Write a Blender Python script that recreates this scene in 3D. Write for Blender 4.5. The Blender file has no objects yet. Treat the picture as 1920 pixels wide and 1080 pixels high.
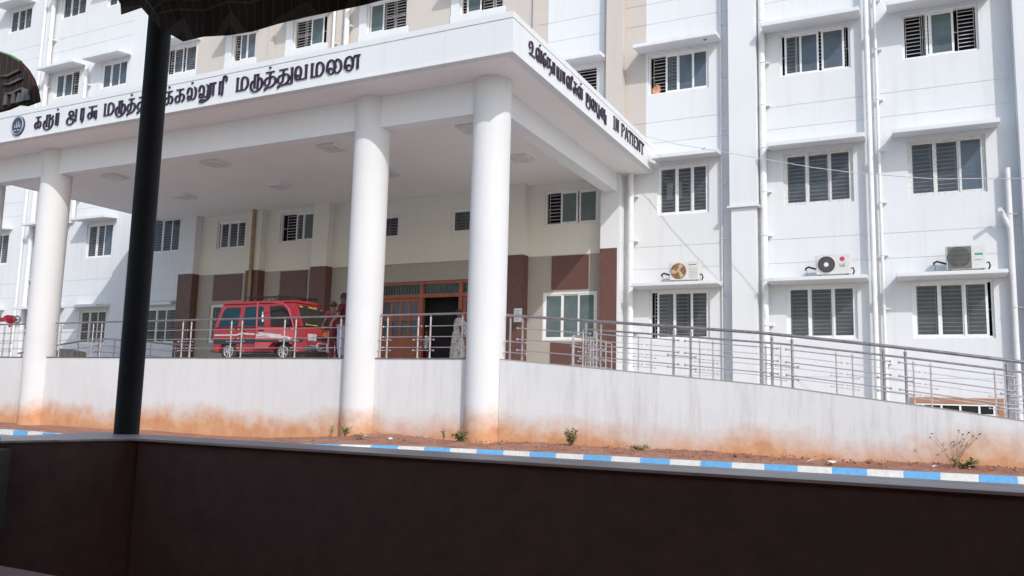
import bpy, bmesh, math, random
from mathutils import Vector, Matrix
random.seed(7)
S = bpy.context.scene
COL = S.collection
R = math.radians

# ------------------------------------------------------------------ materials
def new_mat(name):
    m = bpy.data.materials.new(name); m.use_nodes = True
    nt = m.node_tree; b = nt.nodes['Principled BSDF']
    return m, nt, b

def noise(nt, scale, detail=4, rough=.55, stretch=None, loc=(0, 0, 0)):
    g = nt.nodes.new('ShaderNodeNewGeometry')
    mp = nt.nodes.new('ShaderNodeMapping')
    mp.inputs['Scale'].default_value = stretch or (1, 1, 1)
    mp.inputs['Location'].default_value = loc
    nt.links.new(g.outputs['Position'], mp.inputs['Vector'])
    n = nt.nodes.new('ShaderNodeTexNoise')
    n.inputs['Scale'].default_value = scale; n.inputs['Detail'].default_value = detail
    n.inputs['Roughness'].default_value = rough
    nt.links.new(mp.outputs['Vector'], n.inputs['Vector'])
    return n

def ramp(nt, src, stops):
    r = nt.nodes.new('ShaderNodeValToRGB')
    el = r.color_ramp.elements
    while len(el) < len(stops): el.new(.5)
    for e, (p, c) in zip(el, stops):
        e.position = p; e.color = tuple(c) + (1,) if len(c) == 3 else c
    nt.links.new(src, r.inputs['Fac'])
    return r

def mixc(nt, fac, a, b, mode='MIX'):
    m = nt.nodes.new('ShaderNodeMix'); m.data_type = 'RGBA'; m.blend_type = mode
    for sock, v in ((m.inputs[0], fac), (m.inputs[6], a), (m.inputs[7], b)):
        if hasattr(v, 'links') or hasattr(v, 'is_output'): nt.links.new(v, sock)
        elif isinstance(v, (int, float)): sock.default_value = v
        else: sock.default_value = tuple(v) + (1,) if len(v) == 3 else v
    return m.outputs[2]

def math_(nt, op, a, b=0.0, c=None, clamp=False):
    m = nt.nodes.new('ShaderNodeMath'); m.operation = op; m.use_clamp = clamp
    for i, v in enumerate((a, b) if c is None else (a, b, c)):
        if hasattr(v, 'is_output'): nt.links.new(v, m.inputs[i])
        else: m.inputs[i].default_value = v
    return m.outputs[0]

def bump(nt, b, h, strength=.2, dist=.02):
    n = nt.nodes.new('ShaderNodeBump'); n.inputs['Strength'].default_value = strength
    n.inputs['Distance'].default_value = dist
    nt.links.new(h, n.inputs['Height']); nt.links.new(n.outputs[0], b.inputs['Normal'])

def simple(name, col, rough=.6, metal=0, var=.12, scale=6, bmp=0, spec=.5, stretch=None, coat=0):
    m, nt, b = new_mat(name)
    n = noise(nt, scale, 5, stretch=stretch)
    lo = tuple(c * (1 - var) for c in col); hi = tuple(min(1, c * (1 + var)) for c in col)
    r = ramp(nt, n.outputs['Fac'], [(.3, lo), (.7, hi)])
    nt.links.new(r.outputs[0], b.inputs['Base Color'])
    b.inputs['Roughness'].default_value = rough; b.inputs['Metallic'].default_value = metal
    b.inputs['Specular IOR Level'].default_value = spec
    if coat: b.inputs['Coat Weight'].default_value = coat; b.inputs['Coat Roughness'].default_value = .08
    if bmp: bump(nt, b, noise(nt, scale * 6, 3).outputs['Fac'], bmp, .01)
    return m

def plaster(name, col, dirt=.10):
    m, nt, b = new_mat(name)
    n1 = noise(nt, .45, 5)                                     # broad unevenness
    n2 = noise(nt, 1.0, 6, .7, stretch=(3.5, 3.5, .22))        # rain streaks
    a = ramp(nt, n1.outputs['Fac'], [(.3, tuple(c * .955 for c in col)), (.7, col)])
    st = ramp(nt, n2.outputs['Fac'], [(.52, (0, 0, 0)), (.8, (1, 1, 1))])
    f = math_(nt, 'MULTIPLY', st.outputs[0], dirt * 3.2)
    c = mixc(nt, f, a.outputs[0], (col[0] * .70, col[1] * .68, col[2] * .65))
    nt.links.new(c, b.inputs['Base Color'])
    b.inputs['Roughness'].default_value = .75; b.inputs['Specular IOR Level'].default_value = .25
    bump(nt, b, noise(nt, 14, 4).outputs['Fac'], .12, .01)
    return m

def stained(name, k=1.0):
    """white lime wash, red soil splashed on its foot and grey rain streaks from its top"""
    m, nt, b = new_mat(name)
    g = nt.nodes.new('ShaderNodeNewGeometry'); sx = nt.nodes.new('ShaderNodeSeparateXYZ')
    nt.links.new(g.outputs['Position'], sx.inputs[0])
    z = sx.outputs['Z']
    big = noise(nt, .5, 4, .6); mid = noise(nt, 2.6, 5, .65); fine = noise(nt, 14, 4, .7)
    streak = noise(nt, 1.0, 6, .75, stretch=(4.2, 4.2, .45), loc=(3, 1, 0))
    base = ramp(nt, big.outputs['Fac'], [(.25, (.66, .65, .65)), (.7, (.72, .715, .715))])
    s = ramp(nt, streak.outputs['Fac'], [(.47, (0, 0, 0)), (.78, (1, 1, 1))])
    right = nt.nodes.new('ShaderNodeMapRange'); right.inputs[1].default_value = -13; right.inputs[2].default_value = 1
    right.inputs[3].default_value = .20 * k; right.inputs[4].default_value = .75 * k
    nt.links.new(sx.outputs['X'], right.inputs[0])
    sf = math_(nt, 'MULTIPLY', s.outputs[0], right.outputs[0], clamp=True)
    c1 = mixc(nt, sf, base.outputs[0], (.40, .355, .32))
    # thin dark runs
    run = noise(nt, 1.0, 3, .6, stretch=(11, 11, .5), loc=(7, 2, 0))
    rr = ramp(nt, run.outputs['Fac'], [(.70, (0, 0, 0)), (.80, (1, 1, 1))])
    c1 = mixc(nt, math_(nt, 'MULTIPLY', rr.outputs[0], .38 * k), c1, (.32, .27, .24))
    # soil splash: height of the edge wanders with the noise
    e = math_(nt, 'MULTIPLY_ADD', big.outputs['Fac'], 1.3, -.34)
    e = math_(nt, 'MULTIPLY_ADD', mid.outputs['Fac'], .42, e)
    d = math_(nt, 'SUBTRACT', e, z)
    tint = nt.nodes.new('ShaderNodeMapRange'); tint.inputs[1].default_value = -.22; tint.inputs[2].default_value = .36
    nt.links.new(d, tint.inputs[0])
    tf = math_(nt, 'MULTIPLY', tint.outputs[0], math_(nt, 'MULTIPLY_ADD', fine.outputs['Fac'], .6, .75), clamp=True)
    soil = ramp(nt, mid.outputs['Fac'], [(.25, (.66, .39, .20)), (.5, (.60, .28, .115)), (.8, (.46, .19, .075))])
    c2 = mixc(nt, math_(nt, 'MULTIPLY', tf, .9), c1, soil.outputs[0])
    nt.links.new(c2, b.inputs['Base Color'])
    b.inputs['Roughness'].default_value = .85; b.inputs['Specular IOR Level'].default_value = .2
    bump(nt, b, fine.outputs['Fac'], .3, .012)
    return m

def soil_mat():
    m, nt, b = new_mat('red_soil')
    n = noise(nt, 2.2, 8, .7); f = noise(nt, 26, 4, .8)
    r = ramp(nt, n.outputs['Fac'], [(.3, (.30, .12, .075)), (.5, (.46, .22, .14)), (.75, (.58, .36, .25))])
    c = mixc(nt, .55, r.outputs[0], ramp(nt, f.outputs['Fac'], [(.3, (.35, .3, .3)), (.7, (1, 1, 1))]).outputs[0], 'MULTIPLY')
    nt.links.new(c, b.inputs['Base Color']); b.inputs['Roughness'].default_value = .95
    bump(nt, b, f.outputs['Fac'], .8, .04)
    return m

def granite(name, col):
    m, nt, b = new_mat(name)
    n = noise(nt, 55, 3, .8); n2 = noise(nt, 3.5, 4)
    r = ramp(nt, n.outputs['Fac'], [(.32, tuple(c * .55 for c in col)), (.5, col), (.68, tuple(min(1, c * 1.9) for c in col))])
    c = mixc(nt, .35, r.outputs[0], ramp(nt, n2.outputs['Fac'], [(.3, (.6, .6, .6)), (.7, (1, 1, 1))]).outputs[0], 'MULTIPLY')
    nt.links.new(c, b.inputs['Base Color']); b.inputs['Roughness'].default_value = .42
    return m

def glass(name, col, alpha=.6, rough=.06):
    m, nt, b = new_mat(name)
    n = noise(nt, 1.3, 3)
    r = ramp(nt, n.outputs['Fac'], [(.3, tuple(c * .75 for c in col)), (.7, tuple(c * 1.25 for c in col))])
    nt.links.new(r.outputs[0], b.inputs['Base Color'])
    b.inputs['Roughness'].default_value = rough; b.inputs['Alpha'].default_value = alpha
    return m

def leafy(name, col):
    m, nt, b = new_mat(name)
    n = noise(nt, 9, 3)
    r = ramp(nt, n.outputs['Fac'], [(.3, tuple(c * .5 for c in col)), (.7, tuple(c * 1.5 for c in col))])
    nt.links.new(r.outputs[0], b.inputs['Base Color']); b.inputs['Roughness'].default_value = .7
    return m

def floral(name):
    m, nt, b = new_mat(name)
    g = nt.nodes.new('ShaderNodeNewGeometry'); v = nt.nodes.new('ShaderNodeTexVoronoi'); v.inputs['Scale'].default_value = 13
    nt.links.new(g.outputs['Position'], v.inputs['Vector'])
    r = ramp(nt, v.outputs['Distance'], [(.15, (.28, .14, .15)), (.35, (.45, .40, .36)), (.6, (.62, .56, .50)), (.8, (.30, .27, .20))])
    nt.links.new(r.outputs[0], b.inputs['Base Color']); b.inputs['Roughness'].default_value = .9
    return m

def canvas(name):
    """dark tarpaulin with a woven lattice of backing threads"""
    m, nt, b = new_mat(name)
    g = nt.nodes.new('ShaderNodeNewGeometry')
    w = nt.nodes.new('ShaderNodeTexBrick'); w.inputs['Scale'].default_value = 22; w.offset = 0
    w.inputs['Color1'].default_value = (.050, .037, .031, 1); w.inputs['Color2'].default_value = (.062, .045, .038, 1)
    w.inputs['Mortar'].default_value = (.12, .095, .08, 1); w.inputs['Mortar Size'].default_value = .03
    nt.links.new(g.outputs['Position'], w.inputs['Vector'])
    n = noise(nt, 5, 4)
    c = mixc(nt, .7, w.outputs[0], ramp(nt, n.outputs['Fac'], [(.3, (.35, .35, .35)), (.7, (1, 1, 1))]).outputs[0], 'MULTIPLY')
    nt.links.new(c, b.inputs['Base Color']); b.inputs['Roughness'].default_value = .85; b.inputs['Specular IOR Level'].default_value = .15
    return m

M = dict(
    white=plaster('white_plaster', (.735, .745, .755), .11),
    white2=plaster('white_column_plaster', (.80, .80, .81), .03),
    beige=plaster('beige_plaster', (.575, .525, .48), .10),
    cream=plaster('cream_plaster', (.76, .745, .66), .04),
    taupe=plaster('taupe_plaster', (.42, .375, .33), .05),
    ceiling=plaster('ceiling_plaster', (.88, .84, .82), .03),
    stained=stained('stained_limewash'), stained_col=stained('stained_column_limewash', .18),
    brown=granite('brown_textured_paint', (.135, .062, .050)),
    upvc=simple('white_upvc', (.80, .80, .79), .4, var=.08, scale=9),
    dirty=simple('dirty_upvc', (.66, .65, .64), .5, var=.18, scale=14),
    glass=glass('grey_window_glass', (.12, .135, .15), .56),
    glass_g=glass('green_curtained_glass', (.14, .185, .185), .80),
    glass_b=glass('bluish_window_glass', (.13, .16, .20), .75),
    bars=simple('painted_grille', (.66, .62, .62), .5, var=.15),
    redbars=simple('maroon_grille_frame', (.10, .025, .04), .5),
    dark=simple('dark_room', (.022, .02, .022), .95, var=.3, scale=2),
    curtain=simple('grey_curtain', (.13, .15, .15), .95, var=.35, scale=5, stretch=(6, 6, .3)),
    steel=simple('brushed_steel', (.36, .315, .32), .32, .75, var=.22, scale=9),
    steel2=simple('bright_steel', (.60, .54, .555), .28, .75, var=.15, scale=9),
    coping=simple('dark_coping', (.14, .125, .13), .5, var=.3),
    floor=simple('platform_floor', (.60, .57, .55), .6, var=.1),
    asphalt=simple('asphalt', (.26, .25, .25), .9, var=.3, scale=30, bmp=.3),
    soil=soil_mat(),
    dust=simple('dusty_ground', (.52, .47, .43), .95, var=.2, scale=.6),
    kwhite=simple('kerb_white', (.72, .70, .66), .7, var=.1, scale=16, bmp=.2),
    kblue=simple('kerb_blue', (.14, .40, .70), .7, var=.12, scale=16, bmp=.2),
    letter=simple('dark_purple_lettering', (.030, .014, .038), .35, var=.4, scale=12),
    navy=simple('navy_enamel', (.035, .05, .10), .4),
    pale=simple('pale_enamel', (.5, .52, .56), .5),
    paper=simple('paper', (.75, .76, .76), .9, var=.05),
    ink=simple('ink', (.22, .23, .25), .8),
    pvc=simple('white_pvc_pipe', (.76, .76, .76), .45, var=.08, scale=5),
    brownpipe=simple('brown_pipe', (.34, .23, .14), .6, var=.25),
    wood=simple('varnished_door_wood', (.34, .10, .05), .38, var=.22, scale=4, stretch=(2, 2, .5)),
    wood2=simple('orange_brown_frame', (.40, .20, .11), .5, var=.15),
    acwhite=simple('ac_casing', (.66, .65, .62), .45, var=.06),
    acfan=simple('ac_fan_dark', (.055, .045, .045), .5, var=.3),
    acfan2=simple('ac_fan_rusty', (.24, .13, .06), .5, var=.4, scale=12),
    acgrille=simple('ac_grille_grey', (.25, .24, .22), .5),
    tan=simple('fan_blade_tan', (.50, .40, .26), .5),
    black=simple('black_rubber', (.02, .02, .021), .7, var=.3),
    teal=simple('teal_label', (.02, .35, .25), .5),
    pink=simple('crimson_badge', (.50, .04, .12), .5),
    blue=simple('blue_label', (.05, .13, .30), .5),
    grey=simple('grey_plastic', (.23, .23, .24), .5),
    red=simple('red_van_paint', (.34, .020, .028), .30, var=.12, scale=2, coat=.5),
    red2=simple('sheen_red_door_paint', (.42, .055, .070), .3, var=.1, scale=2, coat=.5),  # van red made pinker: the ajar door's reflection put into the colour
    vglass=glass('van_glass', (.008, .030, .040), .97, .04),
    wglass=glass('windscreen_glass', (.025, .028, .024), .85, .05),
    stripe=simple('dark_decal', (.035, .03, .032), .4),
    silver=simple('silver_decal', (.50, .49, .50), .35, var=.2),
    alloy=simple('wheel_alloy', (.50, .50, .50), .35, .7, var=.2),
    tyre=simple('tyre', (.035, .032, .03), .85, var=.3),
    lamp=simple('headlamp_glass', (.72, .72, .72), .12, .4),
    amber=simple('amber_lens', (.75, .20, .03), .25),
    yellow=simple('yellow_sticker', (.62, .42, .04), .5),
    bumper=simple('grey_bumper', (.09, .085, .083), .5, var=.2),
    hydrant=simple('red_valve_paint', (.60, .02, .05), .35),
    skin=simple('brown_skin', (.16, .075, .045), .6),
    hair=simple('black_hair', (.01, .009, .009), .6),
    maroon=simple('maroon_cloth', (.10, .012, .022), .9),
    bluecloth=simple('pale_blue_cloth', (.42, .45, .52), .9),
    palecloth=simple('pale_cloth', (.50, .54, .56), .9),
    floral=floral('floral_cloth'),
    leaf=leafy('weed_leaf', (.10, .16, .035)),
    dryleaf=leafy('dry_leaf', (.24, .21, .09)),
    stem=leafy('weed_stem', (.20, .15, .07)),
    stone=simple('soil_clods', (.34, .16, .105), .95, var=.4, scale=20),
    panel=simple('dark_brown_panel', (.155, .083, .069), .85, var=.13, scale=28, bmp=.3),
    panel2=simple('grey_brown_panel', (.105, .08, .064), .75, var=.16, scale=9),
    sill=simple('worn_grey_sill', (.60, .455, .41), .38, var=.3, scale=6, stretch=(.8, 9, 3)),
    pole=simple('black_pole_paint', (.018, .015, .016), .6, var=.35, scale=14, spec=.25),
    canvas=canvas('dark_tarpaulin'),
    seat=simple('brown_seat_cover', (.38, .235, .18), .75, var=.12, bmp=.2),
    green=simple('green_binding', (.10, .22, .09), .8),
    redtrim=simple('dark_red_binding', (.06, .006, .01), .8),
    clearflap=simple('translucent_plastic_fold', (.20, .175, .155), .35, var=.35, scale=16),
    concrete=simple('rough_concrete', (.36, .30, .26), .9, var=.3, scale=8, bmp=.5),
    fold=simple('tarpaulin_fold', (.13, .115, .11), .6, var=.4, scale=30),
    orange=simple('orange_cloth', (.75, .36, .20), .9, var=.4, scale=12), bluecurtain=simple('blue_cloth', (.03, .05, .22), .9, var=.3),
    wire=simple('pale_cable', (.62, .62, .62), .6),
)

# ------------------------------------------------------------------ geometry helpers
def world_org(o):
    v = Vector((0, 0, 0))
    while o is not None:
        v += o.location; o = o.parent
    return v

class MB:
    def __init__(s): s.v = []; s.f = []; s.mi = []; s.cur = 0
    def face(s, pts):
        i = len(s.v); s.v += [tuple(p) for p in pts]; s.f.append(tuple(range(i, i + len(pts)))); s.mi.append(s.cur); return s
    def box(s, x0, x1, y0, y1, z0, z1):
        i = len(s.v)
        s.v += [(x, y, z) for z in (z0, z1) for y in (y0, y1) for x in (x0, x1)]
        for q in ((0, 2, 3, 1), (4, 5, 7, 6), (0, 1, 5, 4), (2, 6, 7, 3), (0, 4, 6, 2), (1, 3, 7, 5)):
            s.f.append(tuple(i + k for k in q)); s.mi.append(s.cur)
        return s
    def prism(s, pts, axis, a, b):
        """polygon in the plane across axis, extruded from a to b"""
        def mk(p, t):
            return (t, p[0], p[1]) if axis == 0 else (p[0], t, p[1]) if axis == 1 else (p[0], p[1], t)
        i = len(s.v); n = len(pts)
        s.v += [mk(p, a) for p in pts] + [mk(p, b) for p in pts]
        s.f.append(tuple(i + k for k in range(n))); s.f.append(tuple(i + n + k for k in reversed(range(n)))); s.mi += [s.cur] * 2
        for k in range(n):
            l = (k + 1) % n; s.f.append((i + k, i + n + k, i + n + l, i + l)); s.mi.append(s.cur)
        return s
    def tube(s, pts, r, n=10, cap=True):
        pts = [Vector(p) for p in pts]; rings = []
        rs = r if isinstance(r, (list, tuple)) else [r] * len(pts)
        up = None
        for k, p in enumerate(pts):
            d = (pts[min(k + 1, len(pts) - 1)] - pts[max(k - 1, 0)]).normalized()
            if up is None: up = Vector((0, 0, 1)) if abs(d.z) < .9 else Vector((1, 0, 0))
            a = d.cross(up).normalized(); b = a.cross(d).normalized(); up = b
            i = len(s.v)
            for q in range(n):
                t = 2 * math.pi * q / n
                s.v.append(tuple(p + (a * math.cos(t) + b * math.sin(t)) * rs[k]))
            rings.append(i)
        for i, j in zip(rings, rings[1:]):
            for q in range(n):
                l = (q + 1) % n; s.f.append((i + q, i + l, j + l, j + q)); s.mi.append(s.cur)
        if cap:
            s.f.append(tuple(rings[0] + q for q in reversed(range(n)))); s.f.append(tuple(rings[-1] + q for q in range(n))); s.mi += [s.cur] * 2
        return s
    def disc(s, c, axis, r, t, n=24, r2=0):
        a = Vector(c); d = Vector([(1, 0, 0), (0, 1, 0), (0, 0, 1)][axis]) * t
        return s.tube([a, a + d], r, n)
    def torus(s, c, axis, r, rr, n=28, m=8):
        i0 = len(s.v); c = Vector(c)
        u, w, ax = [((0, 1, 0), (0, 0, 1), (1, 0, 0)), ((1, 0, 0), (0, 0, 1), (0, 1, 0)), ((1, 0, 0), (0, 1, 0), (0, 0, 1))][axis]
        u, w, ax = Vector(u), Vector(w), Vector(ax)
        for a in range(n):
            t = 2 * math.pi * a / n; d = u * math.cos(t) + w * math.sin(t)
            for b in range(m):
                k = 2 * math.pi * b / m
                s.v.append(tuple(c + d * (r + rr * math.cos(k)) + ax * rr * math.sin(k)))
        for a in range(n):
            for b in range(m):
                p, q = (a + 1) % n, (b + 1) % m
                s.f.append((i0 + a * m + b, i0 + p * m + b, i0 + p * m + q, i0 + a * m + q)); s.mi.append(s.cur)
        return s
    def blob(s, c, r, seed=0, sub=1, sq=(1, 1, 1)):
        bm = bmesh.new(); bmesh.ops.create_icosphere(bm, subdivisions=sub, radius=1)
        rnd = random.Random(seed); i = len(s.v)
        for v in bm.verts:
            k = r * rnd.uniform(.7, 1.15); s.v.append((c[0] + v.co.x * k * sq[0], c[1] + v.co.y * k * sq[1], c[2] + v.co.z * k * sq[2]))
        for f in bm.faces: s.f.append(tuple(i + v.index for v in f.verts)); s.mi.append(s.cur)
        bm.free(); return s
    def xf(s, mat, start=0):
        for k in range(start, len(s.v)): s.v[k] = tuple(mat @ Vector(s.v[k]))
        return s
    def build(s, name, mats, parent=None, smooth=False, bevel=0, label=None, loc=None):
        me = bpy.data.meshes.new(name)
        org = world_org(parent) if parent else Vector(loc or (0, 0, 0))
        me.from_pydata([(x - org.x, y - org.y, z - org.z) for x, y, z in s.v], [], s.f)
        for m in (mats if isinstance(mats, (list, tuple)) else [mats]): me.materials.append(m)
        for p, k in zip(me.polygons, s.mi): p.material_index = k; p.use_smooth = bool(smooth)
        bm = bmesh.new(); bm.from_mesh(me)
        if bevel:
            bmesh.ops.remove_doubles(bm, verts=bm.verts, dist=1e-5)
            eds = [e for e in bm.edges if len(e.link_faces) == 2 and e.calc_face_angle(0) > .5]
            bmesh.ops.bevel(bm, geom=eds, offset=bevel, segments=2, affect='EDGES', clamp_overlap=True)
        bmesh.ops.recalc_face_normals(bm, faces=bm.faces)
        bm.to_mesh(me); bm.free()
        if smooth: 
            me.update()
            try: me.set_sharp_from_angle(angle=R(40))
            except Exception: pass
        o = bpy.data.objects.new(name, me); COL.objects.link(o)
        if parent: o.parent = parent
        else: o.location = org
        if label: o['label'] = label
        return o

def box(*a): return MB().box(*a)
def tag(o, label, cat, group=None, kind=None):
    if kind: o['kind'] = kind
    if label: o['label'] = label
    if cat: o['category'] = cat
    if group: o['group'] = group
    return o
def thing(name, label, cat, loc, group=None):
    o = bpy.data.objects.new(name, None); COL.objects.link(o); o.location = loc; o.empty_display_size = .2
    return tag(o, label, cat, group)
def struct(o): o['kind'] = 'structure'; return o
def empty(name, parent, loc):
    o = bpy.data.objects.new(name, None); COL.objects.link(o); o.parent = parent
    o.location = Vector(loc) - world_org(parent); o.empty_display_size = .1
    return o

# ------------------------------------------------------------------ camera (seated in the three-wheeler)
cam = bpy.data.cameras.new('camera'); co = bpy.data.objects.new('camera', cam); COL.objects.link(co)
yaw, pitch, roll = R(-26.31501683), R(7.28040021), R(1.38631046)
fw = Vector((math.sin(yaw) * math.cos(pitch), math.cos(yaw) * math.cos(pitch), math.sin(pitch)))
rt = Vector((math.cos(yaw), -math.sin(yaw), 0)); up = rt.cross(fw)
r2 = rt * math.cos(roll) + up * math.sin(roll); u2 = -rt * math.sin(roll) + up * math.cos(roll)
co.matrix_world = Matrix(((r2.x, u2.x, -fw.x, 0), (r2.y, u2.y, -fw.y, 0), (r2.z, u2.z, -fw.z, 1.2), (0, 0, 0, 1)))
cam.sensor_width = 36; cam.lens = 36 * 1551.985 / 1920; cam.clip_start = .02; cam.clip_end = 2000
S.camera = co

# ------------------------------------------------------------------ light
SUN = Vector((-1, .93, -1.07)).normalized()        # direction the light travels
elev = math.asin(-SUN.z); to = -SUN
W = bpy.data.worlds.new('World'); S.world = W; W.use_nodes = True
nt = W.node_tree; sky = nt.nodes.new('ShaderNodeTexSky'); sky.sky_type = 'NISHITA'; sky.sun_disc = False
sky.sun_elevation = elev; sky.sun_rotation = math.atan2(to.x, to.y)
sky.dust_density = 1.8; sky.air_density = 1.3; sky.ozone_density = 3.0
bg = nt.nodes['Background']; nt.links.new(sky.outputs[0], bg.inputs['Color']); bg.inputs['Strength'].default_value = .15
sl = bpy.data.lights.new('sun', 'SUN'); sl.energy = 2.0; sl.angle = R(.55); sl.color = (1, .975, .945)
so = bpy.data.objects.new('sun', sl); COL.objects.link(so); so.rotation_euler = SUN.to_track_quat('-Z', 'Y').to_euler(); so.location = (20, -20, 30)
S.view_settings.view_transform = 'Standard'; S.view_settings.look = 'None'; S.view_settings.gamma = 1
S.view_settings.exposure = .28

# ------------------------------------------------------------------ setting
FY = 25.7       # facade plane
struct(box(-400, 400, -400, 400, -.8, -.25).build('ground', M['dust']))
struct(box(-200, 200, -14, 9.0, -.24, -.19).build('road', M['asphalt']))
# kerb line (front top edge), gently curving away to the left
KL = [(-60, 11.9), (-19.2, 12.24), (-17.21, 12.17), (-16.29, 11.95), (-14.78, 12.2), (-11.93, 12.9), (-9.74, 14.1), (-8.65, 14.34), (-7.24, 14.60), (-4.6, 14.76), (-2.48, 14.92), (-.32, 15.17), (1.39, 15.39), (12, 16.1), (60, 16.2)]
def kerb_y(x):
    for (a, ya), (b, yb) in zip(KL, KL[1:]):
        if a <= x <= b: return ya + (yb - ya) * (x - a) / (b - a)
    return KL[-1][1]
m = MB()
for (a, ya), (b, yb) in zip(KL, KL[1:]): m.face([(a, 9, -.19), (b, 9, -.19), (b, yb - .118, .0), (a, ya - .118, .0)])
struct(m.build('road_edge', M['asphalt']))
kerb = MB(); x = .76 - 1.07 * 38; k = 0; seg = .535
# block joints measured along the kerb
while x < 14:
    kerb.cur = k % 2
    x1 = x + seg
    n = 2
    for q in range(n):
        a = x + (x1 - x) * q / n; b = x + (x1 - x) * (q + 1) / n; ya, yb = kerb_y(a), kerb_y(b)
        i = len(kerb.v)
        for (xx, yy) in ((a, ya), (b, yb)):
            kerb.v += [(xx, yy - .12, -.2), (xx, yy - .11, .105), (xx, yy, .11), (xx, yy + .02, -.2)]
        for (p, r_) in ((0, 1), (1, 2), (2, 3)):
            kerb.f.append((i + p, i + r_, i + 4 + r_, i + 4 + p)); kerb.mi.append(kerb.cur)
    x = x1; k += 1
struct(kerb.build('kerb', [M['kblue'], M['kwhite']]))
# soil strip between kerb and wall: lumpy
sm = MB(); nx, ny = 420, 9; rnd = random.Random(3)
for i in range(nx + 1):
    x = -44 + 58 * i / nx
    y0 = kerb_y(x) + .0
    for j in range(ny + 1):
        t = j / ny; y = y0 + (16.62 - y0) * t
        h = .135 + .035 * math.sin(x * 1.7 + j) * t + rnd.uniform(-.018, .024) + .05 * t * t * (.5 + .5 * math.sin(x * .9))
        if j == 0: h = .095
        elif j == 1: h = min(h, .13)
        lo_ = min(1, max(0, (-11.5 - x) / 3.5)); h = h * (1 - lo_) + (h * .4 - .13 + (.06 if j == 0 else 0)) * lo_
        sm.v.append((x, y, h))
for i in range(nx):
    for j in range(ny):
        a = i * (ny + 1) + j; sm.f.append((a, a + ny + 1, a + ny + 2, a + 1)); sm.mi.append(0)
struct(sm.build('soil_strip', M['soil'], smooth=True))
cl = MB(); rnd = random.Random(9)
for i in range(1100):
    x = rnd.uniform(-18, 4); y0 = kerb_y(x); t = rnd.random() ** .8; y = y0 + .08 + (16.2 - y0) * t
    if x < -12: continue
    cl.blob((x, y, .15 + .05 * t), rnd.uniform(.006, .026) * (2.4 if rnd.random() < .05 else 1), i, 0, (1, 1, .7))
tag(cl.build('soil_clods', M['stone']), 'loose red clods and pebbles on the soil strip behind the kerb', 'clods', kind='stuff')

# ------------------------------------------------------------------ hospital building
BL = thing('hospital_building', 'long white and beige hospital block with rows of barred sliding windows and concrete sunshades', 'building', (-15, FY, 0))
GRO = [1.9, 5.30, 6.03, 9.49, 10.20, 13.63, 14.35, 17.8, 18.5, 21.9]
def wall(name, x0, x1, z0, z1, holes, mat, grooves=(), y=FY):
    m = MB()
    hs = [h for h in holes if h[0] < x1 and h[1] > x0 and h[2] < z1 and h[3] > z0]
    xs = sorted({x0, x1} | {min(max(v, x0), x1) for h in hs for v in h[:2]})
    zz = {z0, z1} | {min(max(v, z0), z1) for h in hs for v in h[2:4]}
    for g in grooves:
        if z0 < g - .02 and g + .02 < z1: zz |= {g - .008, g + .008}
    zs = sorted(zz)
    for a, b in zip(xs, xs[1:]):
        for c, d in zip(zs, zs[1:]):
            mx, mz = (a + b) / 2, (c + d) / 2
            if any(h[0] < mx < h[1] and h[2] < mz < h[3] for h in hs): continue
            if any(abs(mz - g) < .007 for g in grooves):
                m.face([(a, y + .012, c), (b, y + .012, c), (b, y + .012, d), (a, y + .012, d)])
                m.face([(a, y, d), (b, y, d), (b, y + .012, d), (a, y + .012, d)]); m.face([(a, y, c), (a, y + .012, c), (b, y + .012, c), (b, y, c)])
            else:
                m.face([(a, y, c), (b, y, c), (b, y, d), (a, y, d)])
    return m.build(name, mat, BL)

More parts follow.
